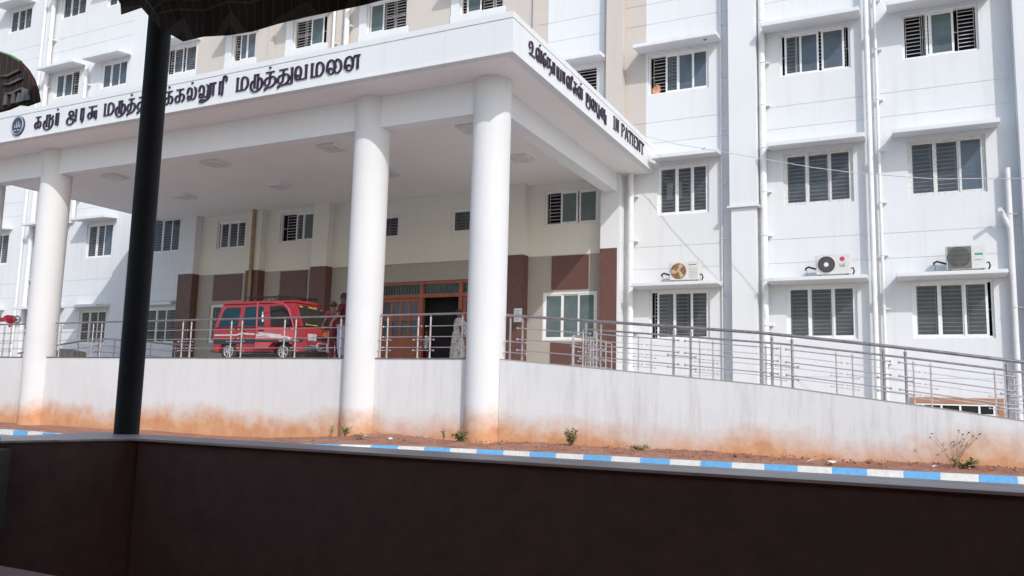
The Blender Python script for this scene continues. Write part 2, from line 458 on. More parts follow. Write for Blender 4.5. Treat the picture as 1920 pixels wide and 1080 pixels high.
WIN = []     # (x0, x1, z0, z1)
def rowz(r): return [(3.0, 4.6), (7.04, 8.69), (11.14, 12.53), (15.35, 16.66), (19.55, 20.85)][r]
def win(x0, x1, z0, z1, sashes, depth=.11, framemat='upvc', ladders=((.07, .30), (.37, .62), (.69, .93)), reveal='white', curtain=None, gl=True):
    """sashes: (fraction from, to, glass kind) of each sliding leaf, in front of a fixed grille"""
    WIN.append((x0, x1, z0, z1))
    y = FY; w = x1 - x0; h = z1 - z0
    fr = MB(); t = .065
    fr.box(x0, x1, y + depth - .05, y + depth + .06, z1 - t, z1); fr.box(x0, x1, y + depth - .05, y + depth + .06, z0, z0 + t)
    fr.box(x0, x0 + t, y + depth - .048, y + depth + .058, z0 + t, z1 - t); fr.box(x1 - t, x1, y + depth - .048, y + depth + .058, z0 + t, z1 - t)
    # reveal
    fr.cur = 1
    for a in ((x0 - .0, x0 + .004, y + .001, y + depth, z0, z1), (x1 - .004, x1, y + .001, y + depth, z0, z1), (x0, x1, y + .001, y + depth, z1 - .004, z1), (x0, x1, y + .001, y + depth, z0, z0 + .004)):
        fr.box(*a)
    W_ = fr.build('window', [M[framemat], M[reveal]], BL)
    sa = MB(); pn = {}
    for k, (a, b, kind) in enumerate(sashes):
        xa, xb = x0 + t + (w - 2 * t) * a, x0 + t + (w - 2 * t) * b
        ys = y + depth - .03 + .028 * (k % 2); q = .060; za, zb = z0 + t - .01, z1 - t + .01
        sa.box(xa, xb, ys, ys + .025, zb - q, zb); sa.box(xa, xb, ys, ys + .025, za, za + q)
        sa.box(xa, xa + q, ys + .001, ys + .024, za + q, zb - q); sa.box(xb - q, xb, ys + .001, ys + .024, za + q, zb - q)
        if kind: pn.setdefault(kind, MB()).face([(xa + q - .002, ys + .012, za + q), (xb - q + .002, ys + .012, za + q), (xb - q + .002, ys + .012, zb - q), (xa + q - .002, ys + .012, zb - q)])
    if sashes: sa.build('sash', M[framemat], W_)
    for kind, p in pn.items(): p.build('pane', M[kind], W_)
    gr = MB(); yg = y + depth + .10; n = max(5, round(h / .118))
    for (a, b) in ladders:
        xa, xb = x0 + w * a, x0 + w * b
        for k in range(1, n):
            z = z0 + h * k / n; gr.box(xa, xb, yg, yg + .012, z - .009, z + .009)
        for xx in (xa, xb): gr.box(xx - .007, xx + .007, yg - .006, yg + .006, z0 + .02, z1 - .02)
    xm = [(l[1] + r_[0]) / 2 for l, r_ in zip(ladders, ladders[1:])]
    for a in xm: gr.box(x0 + w * a - .008, x0 + w * a + .008, yg - .003, yg + .009, z0 + .02, z1 - .02)
    zc = z0 + h * .5; gr.box(x0 + .02, x1 - .02, yg + .013, yg + .02, zc - .012, zc + .012)
    gr.build('grille', M['bars'], W_)
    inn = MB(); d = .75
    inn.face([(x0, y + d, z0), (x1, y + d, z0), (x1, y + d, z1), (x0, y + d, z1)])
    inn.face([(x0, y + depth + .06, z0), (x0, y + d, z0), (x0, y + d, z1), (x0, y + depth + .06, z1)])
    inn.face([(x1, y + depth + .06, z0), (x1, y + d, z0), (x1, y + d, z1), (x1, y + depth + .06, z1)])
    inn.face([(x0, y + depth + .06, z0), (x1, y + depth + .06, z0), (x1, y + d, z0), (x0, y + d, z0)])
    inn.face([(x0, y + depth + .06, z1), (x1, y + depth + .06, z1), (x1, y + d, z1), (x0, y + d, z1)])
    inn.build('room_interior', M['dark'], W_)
    if curtain:
        for (a, b) in curtain:
            cm = MB(); n = 14
            for k in range(n):
                p = x0 + w * (a + (b - a) * k / n); q_ = x0 + w * (a + (b - a) * (k + 1) / n)
                y1, y2 = y + .34 + (.04 if k % 2 else 0), y + .34 + (0 if k % 2 else .04)
                cm.face([(p, y1, z0), (q_, y2, z0), (q_, y2, z1), (p, y1, z1)])
            cm.build('curtain', M['curtain'], W_)
    return W_

def chajja(x0, x1, z, d=.8, mat='white', slab=False):
    """concrete sunshade over a window; its underside slopes down to the front"""
    m = MB(); y = FY
    if slab: m.prism([(y, z - .13), (y, z + .02), (y - d, z), (y - d, z - .11)], 0, x0, x1)
    else: m.prism([(y, z - .04), (y, z + .09), (y - d, z), (y - d, z - .13)], 0, x0, x1)
    return m.build('sunshade', M[mat], BL, bevel=.012)

G, Gg, Gb = 'glass', 'glass_g', 'glass_b'
C3 = [(-.01, .345, G), (.33, .67, G), (.655, 1.01, G)]
# right wing
win(-7.83, -5.81, *rowz(2), [(.27, .50, G), (.48, .76, Gb), (.74, 1.01, Gb)], curtain=[(.45, 1)])
win(-7.52, -5.82, *rowz(1), [(0, .37, G), (.36, .69, G), (.68, 1.0, G)], framemat='upvc')
win(-7.77, -5.82, *rowz(0), [(.10, .42, G), (.40, .72, G), (.70, 1.0, G)], curtain=[(.1, .35), (.75, 1)])
win(-3.61, -1.56, *rowz(2), [(.04, .30, G), (.20, .56, Gb), (.60, .94, Gb)])
win(-3.57, -1.58, *rowz(1), [(0, .34, G), (.33, .68, G), (.67, 1, G)], framemat='dirty')
win(-3.55, -1.57, *rowz(0), [(0, .33, G), (.32, .68, G), (.67, 1, G)])
win(-.16, 1.80, *rowz(2), [(.30, .38, None), (.36, .70, Gg)], ladders=((.05, .25), (.30, .48), (.74, .95)))
win(-.14, 1.83, *rowz(1), [(0, .35, G), (.34, .68, G), (.67, 1, Gb)], framemat='dirty')
win(-.16, 1.85, *rowz(0), [(0, .34, G), (.33, .66, G), (.65, .96, G)], curtain=[(.4, .6)])
for xx in (4.9, 8.5):
    for r_ in range(3): win(xx, xx + 1.95, *rowz(r_), C3)
for xx0, xx1 in ((-7.83, -5.81), (-3.61, -1.56), (-.16, 1.80)):
    for r_ in (3, 4): win(xx0, xx1, *rowz(r_), C3)
# upper centre
win(-11.3, -9.62, *rowz(2), [], ladders=((.05, .45), (.55, .95)))
win(-26.75, -25.4, *rowz(3), [(.28, .62, Gb), (.58, 1, Gb)])
win(-23.3, -21.51, *rowz(3), [(.50, .90, Gg)], ladders=((.04, .27), (.33, .52), (.9, .98)))
win(-19.5, -17.6, *rowz(3), [(.02, .40, Gg)], ladders=((.04, .38), (.42, .62), (.68, .96)))
win(-15.2, -13.35, *rowz(3), [(.12, .48, Gg)], ladders=((.02, .1), (.5, .72), (.78, .97)))
for xx0, xx1 in ((-26.75, -25.4), (-23.3, -21.51), (-19.5, -17.6), (-15.2, -13.35), (-11.3, -9.62)): win(xx0, xx1, *rowz(4), C3)
win(-11.3, -9.62, *rowz(3), C3)
# left wing
win(-30.85, -28.95, *rowz(3), [(.22, .55, G), (.62, 1, G)], curtain=[(.25, .6)])
win(-30.95, -29.1, *rowz(1), [(.0, .38, G), (.36, .70, G), (.68, 1, G)])
win(-30.95, -28.98, *rowz(0), [(0, .36, G), (.34, .68, G), (.66, 1, G)], curtain=[(.3, .7)])
for r_ in range(5):
    a = [C3, [(.0, .36, G), (.36, .66, G), (.64, 1, Gb)], C3, [(0, .34, Gb), (.33, .68, Gb), (.67, 1, Gb)], C3][r_]
    win(-35.28, -33.45, *rowz(r_), a, curtain=[(0, .7)] if r_ == 3 else None)
    win(-38.75, -36.88, *rowz(r_), a if r_ != 3 else [(0, .34, Gb), (.33, .68, Gb)])
    win(-43.0, -41.15, *rowz(r_), C3)
win(-30.85, -28.95, *rowz(4), C3)
# under the porch
win(-11.52, -9.55, 6.98, 8.20, [(.28, .62, Gg), (.64, 1.0, Gg)], reveal='cream', ladders=((.06, .27), (.33, .6), (.68, .93)))
win(-23.40, -21.45, 7.10, 8.32, [(.40, .62, G), (.60, .96, Gg)], reveal='cream', ladders=((.12, .38), (.42, .6), (.66, .93)))
win(-26.88, -25.24, 7.0, 8.22, [(.05, .38, G), (.36, .70, G), (.68, 1, G)], reveal='cream')
win(-19.2, -17.55, 6.96, 7.87, [(0, .5, G), (.5, 1, G)], reveal='cream')
win(-15.28, -13.6, 6.96, 7.87, [(0, .48, G), (.5, 1, G)], reveal='cream')
win(-11.52, -9.55, 3.02, 4.65, [(0, .36, Gg), (.34, .68, Gg), (.66, 1, Gg)], reveal='taupe', depth=.05)
win(-27.0, -25.2, 3.02, 4.65, C3, reveal='taupe')

DOORX0, DOORX1 = -18.4, -13.0
holes = list(WIN) + [(DOORX0, DOORX1, 1.93, 5.25)]
wall('wall', -62, -28.85, 0, 24.6, holes, M['white'], GRO)
wall('wall', -28.85, -11.52, 8.47, 24.6, holes, M['beige'], GRO[3:])
wall('wall', -11.52, -9.4, 8.47, 24.6, holes, M['white'], GRO[3:])
wall('wall', -9.4, -7.9, 8.47, 24.6, holes, M['beige'], GRO[3:])
wall('wall', -7.9, 12, 8.47, 24.6, holes, M['white'], GRO[3:])
wall('wall', -8.7, 12, 0, 8.47, holes, M['white'], GRO[:3])
wall('wall', -28.85, -28.0, 5.93, 8.47, holes, M['white'])
wall('porch_wall', -28.0, -8.7, 5.93, 8.47, holes, M['cream'])
wall('porch_wall', -28.85, -8.7, 1.6, 5.93, holes, M['taupe'])
# roof and back of the block
box(-62, 12, FY + .8, FY + 14, 0, 24.5).build('block_body', M['white'], BL)
box(-62.3, 12.3, FY - .9, FY + 14.2, 24.6, 24.8).build('roof', M['white'], BL)
box(-62, -61.8, FY + .01, FY + .8, 0, 24.5).build('end_wall', M['white'], BL); box(11.8, 12, FY + .01, FY + .8, 0, 24.5).build('end_wall', M['white'], BL)

# sunshades
for x0, x1 in ((-8.12, -5.40), (-3.98, -1.25), (-.52, 2.15)):
    chajja(x0, x1, 4.76, slab=True)
chajja(-7.50, -5.40, 8.86); chajja(-3.92, -1.22, 8.86); chajja(-.50, 2.14, 8.86)
chajja(-8.12, -5.40, 12.66); chajja(-4.05, -1.25, 12.66); chajja(-.53, 2.13, 12.66)
chajja(-11.9, -9.25, 12.64)
for z in (16.78, 20.97):
    for a, b in ((-43.3, -40.9), (-39.1, -36.35), (-35.7, -33.12), (-31.2, -28.7), (-8.1, -5.4), (-4.05, -1.25), (-.53, 2.13)): chajja(a, b, z)
    for a, b in ((-27.1, -25.1), (-23.7, -21.2), (-19.9, -17.3), (-15.6, -13.0)): chajja(a, b, z, mat='beige')
for z in (4.76, 8.86, 12.66):
    for a, b in ((-43.3, -40.9), (-39.1, -36.35), (-35.55, -33.1)): chajja(a, b, z)
chajja(-31.3, -28.95, 4.80, d=.35)
for pts_, mt in (([(-7.74, 11.2), (-7.47, 11.2), (-7.46, 11.5), (-7.58, 11.58), (-7.74, 11.45)], 'orange'), ([(-11.2, 11.3), (-9.75, 11.25), (-9.72, 11.6), (-10.1, 11.9), (-10.6, 12.3), (-11.2, 12.45)], 'bluecurtain')):
    MB().prism(pts_, 1, FY + .19, FY + .195).build('hanging_cloth', M[mt], BL)
for x_, z_ in ((-5.86, 12.60), (-5.92, 8.97)):
    MB().tube([(x_, FY - .5, z_ - .05), (x_ + .1, FY - .5, z_)], .05, 8).build('wall_lamp', M['grey'], BL)
# raised white surrounds of the upper centre windows
for a, b in ((-26.75, -25.4), (-23.3, -21.51), (-19.5, -17.6), (-15.2, -13.35)):
    m = MB(); z0, z1 = rowz(3)
    m.box(a - .38, b + .1, FY - .06, FY - .002, z0 - .55, z0 - .001); m.box(a - .36, a - .001, FY - .058, FY - .002, z0, z1 + .08)
    m.build('window_surround', M['white'], BL)
# plaster fins and pilasters
for x0, x1, z0, z1, d, mt in ((-5.11, -4.27, 7.08, 24.6, .43, 'white'), (-5.07, -4.32, 0, 7.02, .40, 'white'), (2.58, 3.75, 0, 24.6, .45, 'white'),
                         (-9.2, -8.62, 9.5, 24.6, .36, 'beige'), (-33.15, -32.2, 0, 24.6, .10, 'white'), (-39.95, -39.3, 0, 24.6, .12, 'white'),
                         (-12.1, -11.9, 9.5, 24.6, .1, 'beige'), (-21.0, -20.7, 9.5, 24.6, .1, 'beige'), (-24.6, -24.3, 9.5, 24.6, .1, 'beige')):
    box(x0, x1, FY - d, FY - .001, z0, z1).build('pilaster', M[mt], BL, bevel=.01)
box(-5.17, -4.22, FY - .50, FY - .001, 7.02, 7.08).build('string_course', M['white'], BL)
box(-9.28, -8.70, FY - .5, FY - .001, 5.98, 8.47).build('pier', M['white'], BL)
box(-9.285, -8.70, FY - .505, FY - .001, 1.6, 5.98).build('pier', M['brown'], BL)
box(-8.70, -8.62, FY - .5, FY - .001, 1.6, 8.47).build('pier_edge', M['white'], BL)
for x0, x1 in ((-28.6, -27.75), (-24.75, -24.05), (-21.4, -20.6), (-12.9, -12.1)):
    box(x0, x1, FY - .38, FY - .001, 1.6, 5.96).build('brown_pier', M['brown'], BL, bevel=.008)
    box(x0 + .02, x1 - .02, FY - .36, FY - .001, 5.962, 8.468).build('upper_pier', M['white' if x0 < -28 else 'cream'], BL)
for x0, x1, z0, z1 in ((-26.86, -25.27, 4.8, 5.9), (-23.2, -21.82, 1.95, 5.9), (-11.2, -9.86, 4.75, 5.9), (-11.2, -9.86, 1.7, 2.95)):
    box(x0, x1, FY - .03, FY - .001, z0, z1).build('brown_panel', M['brown'], BL)
box(-20.5, -12.95, FY - .07, FY - .001, 5.93, 6.03).build('cornice', M['cream'], BL)
m = MB().tube([(-24.40, FY - .46, 1.95), (-24.40, FY - .46, 8.465)], .075, 12); m.build('downpipe', M['brownpipe'], BL, smooth=True)

# pipes on the facade, each with its brackets
def pipe(x, z0, z1, r, off=.16, nb=0, mat='pvc', elbow=None):
    pts = [(x, FY - off, z0), (x, FY - off, z1)]
    if elbow: pts += elbow
    p = MB().tube(pts, r, 12).build('drainpipe', M[mat], BL, smooth=True)
    for k in range(nb):
        b = MB(); z = z0 + (z1 - z0) * (k + .5) / nb
        b.torus((x, FY - off, z), 2, r + .008, .012, 14, 5); b.box(x - .015, x + .015 + r + .10, FY - off + .01, FY - .001, z - .02, z + .02)
        b.build('bracket', M[mat], p)
pipe(-8.34, 1.0, 8.47, .10, .2, 5)
pipe(-4.12, 0, 24.6, .10, .17, 18)
pipe(-1.10, 0, 24.6, .075, .24, 0)
pipe(-.87, 0, 24.6, .045, .15, 16)
pipe(2.30, 0, 7.6, .075, .2, 3)
MB().tube([(2.30, FY - .2, 5.9), (2.12, FY - .3, 6.35), (2.05, FY - .55, 6.4)], .06, 10).build('drainpipe', M['pvc'], BL, smooth=True)
pipe(-39.1, 0, 24.6, .11, .2, 10); pipe(-39.75, 0, 24.6, .075, .2, 0)
pipe(-36.1, 9, 16.6, .09, .2, 4); pipe(-20.35, 9.5, 24.6, .11, .2, 6); pipe(-21.0, 9.5, 24.6, .06, .2, 4)
pipe(-5.42, 0, 24.6, .03, .05, 14)

# entrance doors
DR = MB(); y = FY + .12
DR.box(DOORX0, DOORX1, y - .08, y + .06, 5.13, 5.25); DR.box(DOORX0, DOORX1, y - .079, y + .059, 4.64, 4.77)
for xx in (DOORX0, -16.52, -14.86, DOORX1 - .14): DR.box(xx, xx + .14, y - .085, y + .065, 1.93, 5.13)
door = DR.build('entrance_door', M['wood'], BL)
for a, b in ((-18.26, -16.52), (-16.38, -14.86), (-14.72, -13.14)):
    g = MB().face([(a, y + .02, 4.77), (b, y + .02, 4.77), (b, y + .02, 5.13), (a, y + .02, 5.13)]).build('transom_pane', M['glass_g'], door)
    s_ = MB()
    for k in range(15):
        xx = a + (b - a) * (k + .5) / 15; s_.tube([(xx, y, 4.80), (xx + .03, y, 4.95), (xx, y, 5.1)], .012, 5)
    s_.build('transom_grille', M['black'], door)
def leaf(a, b):
    l = MB(); l.box(a, b, y - .03, y + .02, 1.95, 3.12)
    n = 4; st = .10
    for i in range(n + 1):
        xx = a + (b - a - st) * i / n; l.box(xx, xx + st, y - .03, y + .02, 3.12, 4.62)
    for z in (3.12, 3.80, 4.50): l.box(a, b, y - .032, y + .018, z, z + .13)
    for z in (2.15, 2.45, 2.75): l.box(a + .12, b - .12, y - .045, y - .03, z, z + .2)
    o = l.build('door_leaf', M['wood'], door)
    MB().face([(a, y, 3.15), (b, y, 3.15), (b, y, 4.6), (a, y, 4.6)]).build('door_pane', M['glass_b'], o)
leaf(-18.24, -16.54); leaf(-14.70, -13.16)
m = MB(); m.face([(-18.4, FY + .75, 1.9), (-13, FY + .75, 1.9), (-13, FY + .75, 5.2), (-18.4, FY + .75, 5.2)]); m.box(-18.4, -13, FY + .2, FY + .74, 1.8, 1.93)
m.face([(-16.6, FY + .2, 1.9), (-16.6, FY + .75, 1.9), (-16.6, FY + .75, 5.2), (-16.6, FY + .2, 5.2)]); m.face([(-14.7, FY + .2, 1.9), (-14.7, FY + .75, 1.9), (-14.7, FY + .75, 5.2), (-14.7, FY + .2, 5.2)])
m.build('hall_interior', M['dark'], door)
# low service door seen over the ramp
m = MB(); m.box(-.28, 1.95, FY - .06, FY - .001, 1.22, 1.38); m.box(-.28, -.14, FY - .058, FY - .001, 0, 1.22); m.box(1.81, 1.95, FY - .058, FY - .001, 0, 1.22)
bd = m.build('basement_window', M['wood2'], BL)
box(-.14, 1.81, FY - .02, FY - .0015, .2, 1.22).build('pane', M['dark'], bd)
m = MB()
for xx in (.0, .45, .9, 1.35, 1.7): m.box(xx, xx + .05, FY - .045, FY - .021, .3, 1.2)
for z in (1.17, .92, .7): m.box(-.14, 1.81, FY - .05, FY - .046, z, z + .04)
m.build('grille', M['upvc'], bd)

# ------------------------------------------------------------------ porch
PX0, PX1, PY0, ZS, ZT = -30.2, -7.62, 15.15, 8.47, 9.40
PO = thing('entrance_porch', 'wide flat roofed white entrance porch on round columns carrying dark Tamil lettering', 'porch', (-18, 20, 0))
m = MB()
m.box(PX0, PX1 - .001, PY0 + .002, FY - .002, ZS + .002, ZS + .35)
m.build('roof_slab', M['ceiling'], PO)
m = MB()   # fascia upstand, with a groove under its top and a drip lip along its foot
T = .18; GZ0, GZ1 = 9.235, 9.262
def ring(z0, z1, o):
    m.box(PX0 - o, PX1 + o, PY0 - o, PY0 + T, z0, z1)
    m.box(PX1 - T, PX1 + o, PY0 + T, FY - .003, z0, z1); m.box(PX0 - o, PX0 + T, PY0 + T, FY - .003, z0, z1)
ring(ZS, ZS + .055, .022); ring(ZS + .055, GZ0, 0); ring(GZ0, GZ1, -.03); ring(GZ1, ZT, 0)
m.build('fascia', M['white'], PO)
m = MB(); m.box(-30.1, -8.58, 16.33, 16.73, 7.68, ZS + .001); m.build('front_beam', M['white2'], PO)
box(-9.17, -8.73, 16.74, FY - .5, 7.86, ZS + .001).build('side_beam', M['white2'], PO)
CYC = 16.53
for x in (-8.80, -12.2, -24.35, -27.75):
    n = 48; cm = MB()
    cm.tube([(x, CYC, -.3), (x, CYC, .5), (x, CYC, 2), (x, CYC, 5), (x, CYC, ZS + .001)], .445, n)
    cm.build('column', M['stained_col'] if 'stained_col' in M else M['stained'], PO, smooth=True)
# square ceiling lights
CLG = 'square ceiling lights under the porch'
rows = {19.3: 'front row', 22.4: 'rear row'}
cols = {-10.9: 'nearest the white beam on the right', -15.7: 'second from the right', -20.5: 'third from the right', -25.3: 'farthest left'}
for yy, rn in rows.items():
    for xx, cn in cols.items():
        t = thing('ceiling_light', f'square white ceiling light under the porch, {rn}, {cn}', 'ceiling light', (xx, yy, ZS), CLG)
        box(xx - .34, xx + .34, yy - .34, yy + .34, ZS - .085, ZS + .001).build('housing', M['upvc'], t, bevel=.008)
        box(xx - .29, xx + .29, yy - .29, yy + .29, ZS - .092, ZS - .086).build('diffuser', M['dirty'], t)

# lettering, drawn stroke by stroke with a broad nib
def smooth_pts(p, n=6):
    if len(p) < 3: return [(p[0][0] + (p[1][0] - p[0][0]) * k / 4, p[0][1] + (p[1][1] - p[0][1]) * k / 4) for k in range(5)]
    q = [p[0]] + list(p) + [p[-1]]; out = []
    for a, b, c, d in zip(q, q[1:], q[2:], q[3:]):
        for k in range(n):
            t = k / n
            out.append(tuple(.5 * (2 * b[i] + (c[i] - a[i]) * t + (2 * a[i] - 5 * b[i] + 4 * c[i] - d[i]) * t * t + (3 * b[i] - a[i] - 3 * c[i] + d[i]) * t ** 3) for i in (0, 1)))
    out.append(tuple(p[-1])); return out
RA = [[(.10, 0), (.10, 1)], [(.02, .97), (.62, .97)], [(.48, .97), (.48, .12), (.40, -.1)]]
KA_ = [[(.10, .97), (.92, .97)], [(.50, .97), (.50, .05)], [(.50, .5), (.22, .5), (.06, .28), (.16, .05), (.38, .02), (.50, .12)], [(.50, .55), (.78, .58), (.95, .38), (.90, .1), (.72, 0)]]
SPI = [(.40, .30), (.26, .42), (.12, .28), (.18, .06), (.38, .02), (.52, .25), (.50, .72), (.34, .97), (.12, .88), (.03, .55), (.05, .2)]
THA = [[(.12, .97), (.85, .97)], [(.48, .97), (.48, .45), (.42, .1), (.2, .02), (.07, .2), (.15, .5), (.45, .6), (.8, .58), (.96, .35), (.88, .05), (.6, -.12), (.25, -.15), (.05, -.32)]]
LOOPU = [(.30, .55), (.10, .45), (.03, .12), (.22, -.2), (.6, -.24), (.92, .0), (.97, .4), (.85, .66), (.68, .62)]
def sh(st, dx, sx=1): return [[(x * sx + dx, y) for x, y in s] for s in st]
def dot(x): return [[(x - .05, 1.3), (x + .05, 1.3)], [(x, 1.25), (x, 1.36)]]
MA = [[(.12, .97), (.12, .03)], [(.02, .97), (.25, .97)], [(.02, .03), (.80, .03)], [(.50, .05), (.48, .7), (.58, .94), (.80, .94), (.97, .7), (.97, .3), (.80, .05)]]
VA = [[(.34, .30), (.20, .36), (.10, .2), (.20, .03), (.36, .1), (.46, .5), (.40, .85), (.24, .97), (.08, .85), (.03, .5), (.08, .1)], [(.20, .03), (.92, .03)], [(.84, .03), (.84, .97)], [(.72, .97), (.95, .97)]]
LA = [[(.32, .28), (.18, .34), (.08, .18), (.20, .02), (.42, .12), (.52, .5), (.44, .85), (.25, .95), (.08, .8), (.04, .5)], [(.46, .2), (.62, .02), (.85, .1), (.96, .45), (.90, .85), (.72, .95)]]
NA_ = [SPI, [(.52, .25), (.56, .8), (.72, .97)], [(.60, .97), (1.0, .97)], [(.84, .97), (.84, .03)]]
AI = [SPI, [(.52, .25), (.62, .06), (.8, .02), (.97, .3), (.92, .75), (.72, .95), (.55, .75), (.62, .4)]]
LLA = [SPI, [(.52, .25), (.56, .8), (.62, .97)], [(.50, .97), (1.0, .97)], [(.62, .97), (.62, .03)], [(.88, .97), (.88, .03)]]
YA = [[(.1, .97), (.1, .3), (.2, .04), (.5, .04)], [(.45, .97), (.45, .04)], [(.45, .04), (.92, .04)], [(.88, .04), (.88, .97)]]
AAK = [[(.1, .97), (.9, .97)], [(.2, .97), (.2, .03)], [(.7, .97), (.7, .03)]]
NAA = [[(.1, .97), (.1, .1)], [(.02, .97), (.9, .97)], [(.55, .97), (.55, .4), (.42, .22)], [(.42, .3), (.75, .5), (.95, .3), (.85, -.05), (.5, -.25)]]
ZHA = [[(.15, .97), (.15, .05), (.9, .05)], [(.6, .97), (.6, .05)], [(.62, .6), (.9, .6), (.95, .3), (.7, -.1), (.4, -.28), (.25, -.15), (.45, -.05), (.7, -.3)]]
TAMIL = dict(
    ka=KA_, ruu=sh(RA, .24, .75) + [LOOPU + [(.60, .80)]] + [[(.85, .66), (1.0, .85)]], ir=RA + dot(.28),
    a=[[(.40, .62), (.27, .56), (.18, .72), (.28, .92), (.48, .92), (.58, .74), (.50, .52), (.25, .42), (.05, .2), (.10, -.08), (.38, -.2), (.62, -.05), (.64, .2), (.45, .32), (.34, .2)], [(.50, .50), (.84, .50)], [(.84, .97), (.84, 0)], [(.74, .97), (.94, .97)]],
    ra=RA[:2] + [[(.48, .97), (.48, .1), (.30, -.22)]],
    su=[[(.05, .97), (.95, .97)], [(.42, .97), (.42, .5)], [(.42, .5), (.15, .45), (.06, .2), (.2, .02), (.40, .08), (.44, .4), (.66, .55), (.70, .05)], [(.70, .05), (.98, .05)], [(.90, .60), (.90, -.12)]],
    ma=MA, ru=sh(RA, .26, .72) + [LOOPU], ith=THA + dot(.45),
    thu=sh(THA, 0, .8) + [[(.22, -.13), (1.0, -.13)], [(.95, -.13), (.95, .97)], [(.85, .97), (1.02, .97)]], va=VA,
    ik=KA_ + dot(.5), il=LA + dot(.5),
    luu=sh(LA, 0, .58) + [[(.50, .5), (.58, .1), (.50, -.18), (.25, -.34), (.08, -.28), (.2, -.15), (.5, -.2), (.66, .1), (.66, .95)], [(.60, .97), (1.0, .97)], [(.84, .97), (.84, .03)]],
    ri=sh(RA, 0, .85) + [[(.42, .97), (.50, 1.28), (.72, 1.32), (.80, 1.1), (.76, .9)]],
    ai=AI, na=NA_, u=[[(.42, .45), (.28, .35), (.2, .55), (.35, .8), (.6, .75), (.66, .45), (.5, .1), (.2, .03), (.35, .03)], [(.25, .03), (1.05, .03)]],
    ill=LLA + dot(.6), ee=[[(.62, .4), (.42, .25), (.36, .5), (.55, .65), (.72, .4), (.62, .08), (.35, .0), (.15, .3), (.2, .8), (.5, 1.1), (.75, 1.0)]],
    naa=NAA, aa=AAK, ya=YA, lli=LLA + [[(.88, .97), (.95, 1.22), (1.1, 1.2), (1.12, .95)]],
    nu=[[(.1, .97), (.1, .1)], [(.02, .97), (.6, .97)], [(.45, .97), (.45, .3)], [(.1, .35), (.1, -.1), (.5, -.2), (.92, -.12)], [(.85, -.12), (.85, .97)]],
    zha=ZHA, vu=sh(VA, 0, .85) + [[(.70, .03), (.72, -.2), (.98, -.22)], [(.96, .6), (.96, -.3)]],
    I=[[(.5, 0), (.5, 1)], [(.2, .97), (.8, .97)], [(.2, .03), (.8, .03)]],
    N=[[(.18, 0), (.18, 1)], [(.18, 1), (.82, 0)], [(.82, 0), (.82, 1)], [(.02, .03), (.34, .03)], [(.66, .97), (.98, .97)]],
    P=[[(.2, 0), (.2, 1)], [(.05, .03), (.42, .03)], [(.1, .97), (.6, .97), (.88, .75), (.62, .5), (.2, .5)]],
    A=[[(.1, 0), (.48, 1)], [(.52, 1), (.9, 0)], [(.25, .32), (.75, .32)], [(0, .03), (.25, .03)], [(.72, .03), (1, .03)]],
    T=[[(.5, 0), (.5, 1)], [(.05, .96), (.95, .96)], [(.3, .03), (.7, .03)], [(.07, .8), (.07, .96)], [(.93, .8), (.93, .96)]],
    E=[[(.2, 0), (.2, 1)], [(.05, .96), (.9, .96)], [(.05, .04), (.92, .04)], [(.2, .52), (.7, .52)], [(.9, .8), (.9, .96)], [(.9, .04), (.9, .22)]],
)
def glyph(name, w, h, tv=.165, th=.07):
    """quads in glyph space (u, v, depth)"""
    m = []; lay = 0
    for s in TAMIL[name]:
        straight = len(s) == 2 or (len(s) == 3 and abs(s[0][0] - s[1][0]) < 1e-6)
        p = [(x * w, y_ * h) for x, y_ in smooth_pts(s)]
        L = []
        for k in range(len(p)):
            a = p[max(k - 1, 0)]; b = p[min(k + 1, len(p) - 1)]; dx, dy = b[0] - a[0], b[1] - a[1]; n = math.hypot(dx, dy) or 1
            dx /= n; dy /= n; t = (tv * abs(dy) ** 1.6 + th * (1 - abs(dy) ** 1.6)) * min(h, 1.15 * w) / 2
            L.append((p[k][0] - dy * t, p[k][1] + dx * t, p[k][0] + dy * t, p[k][1] - dx * t))
        lay += 1
        m.append((L, lay))
    return m
def letter(name, place, w, h, sides=.03, tv=.165, th=.07):
    mb = MB()
    for L, lay in glyph(name, w, h, tv, th):
        for k, (a, b) in enumerate(zip(L, L[1:])):
            d = sides + .0012 * lay + .00012 * k
            A, B, C_, D = (a[0], a[1]), (a[2], a[3]), (b[2], b[3]), (b[0], b[1])
            f = [place(*q, d) for q in (A, B, C_, D)]; g = [place(*q, 0.0) for q in (A, B, C_, D)]
            mb.face(f); mb.face([f[0], f[3], g[3], g[0]]); mb.face([f[1], g[1], g[2], f[2]])
    return mb
TXT = [('ka', 63, 75), ('ruu', 80, 98), ('ir', 102, 113), ('a', 124, 144), ('ra', 149, 161), ('su', 163, 181), ('ma', 193, 212), ('ru', 216, 234), ('ith', 237, 253), ('thu', 256, 280), ('va', 283, 304),
       ('ik', 307, 323), ('ka', 327, 345), ('il', 350, 367), ('luu', 372, 404), ('ri', 409, 426), ('ma', 441, 464), ('ru', 469, 491), ('ith', 494, 517), ('thu', 519, 548), ('va', 552, 577), ('ma', 581, 606), ('ai', 612, 640), ('na', 646, 676)]
def fx(px):     # fascia coordinate of each letter edge, from the sign's own spacing table
    t = [(63, -23.55), (107, -22.49), (155, -21.37), (202, -20.32), (245, -19.39), (315, -17.94), (358, -17.10), (418, -15.95), (453, -15.31), (505, -14.39), (565, -13.37), (626, -12.38), (676, -11.62)]
    for (a, xa), (b, xb) in zip(t, t[1:]):
        if px <= b: return xa + (xb - xa) * (px - a) / (b - a)
    return t[-1][1]
for g, a, b in TXT:
    x0, x1 = fx(a), fx(b)
    letter(g, lambda u, v, d, x0=x0: (x0 + u, PY0 - .002 - d, 8.715 + v), x1 - x0, .36).build('letter', M['letter'], PO)
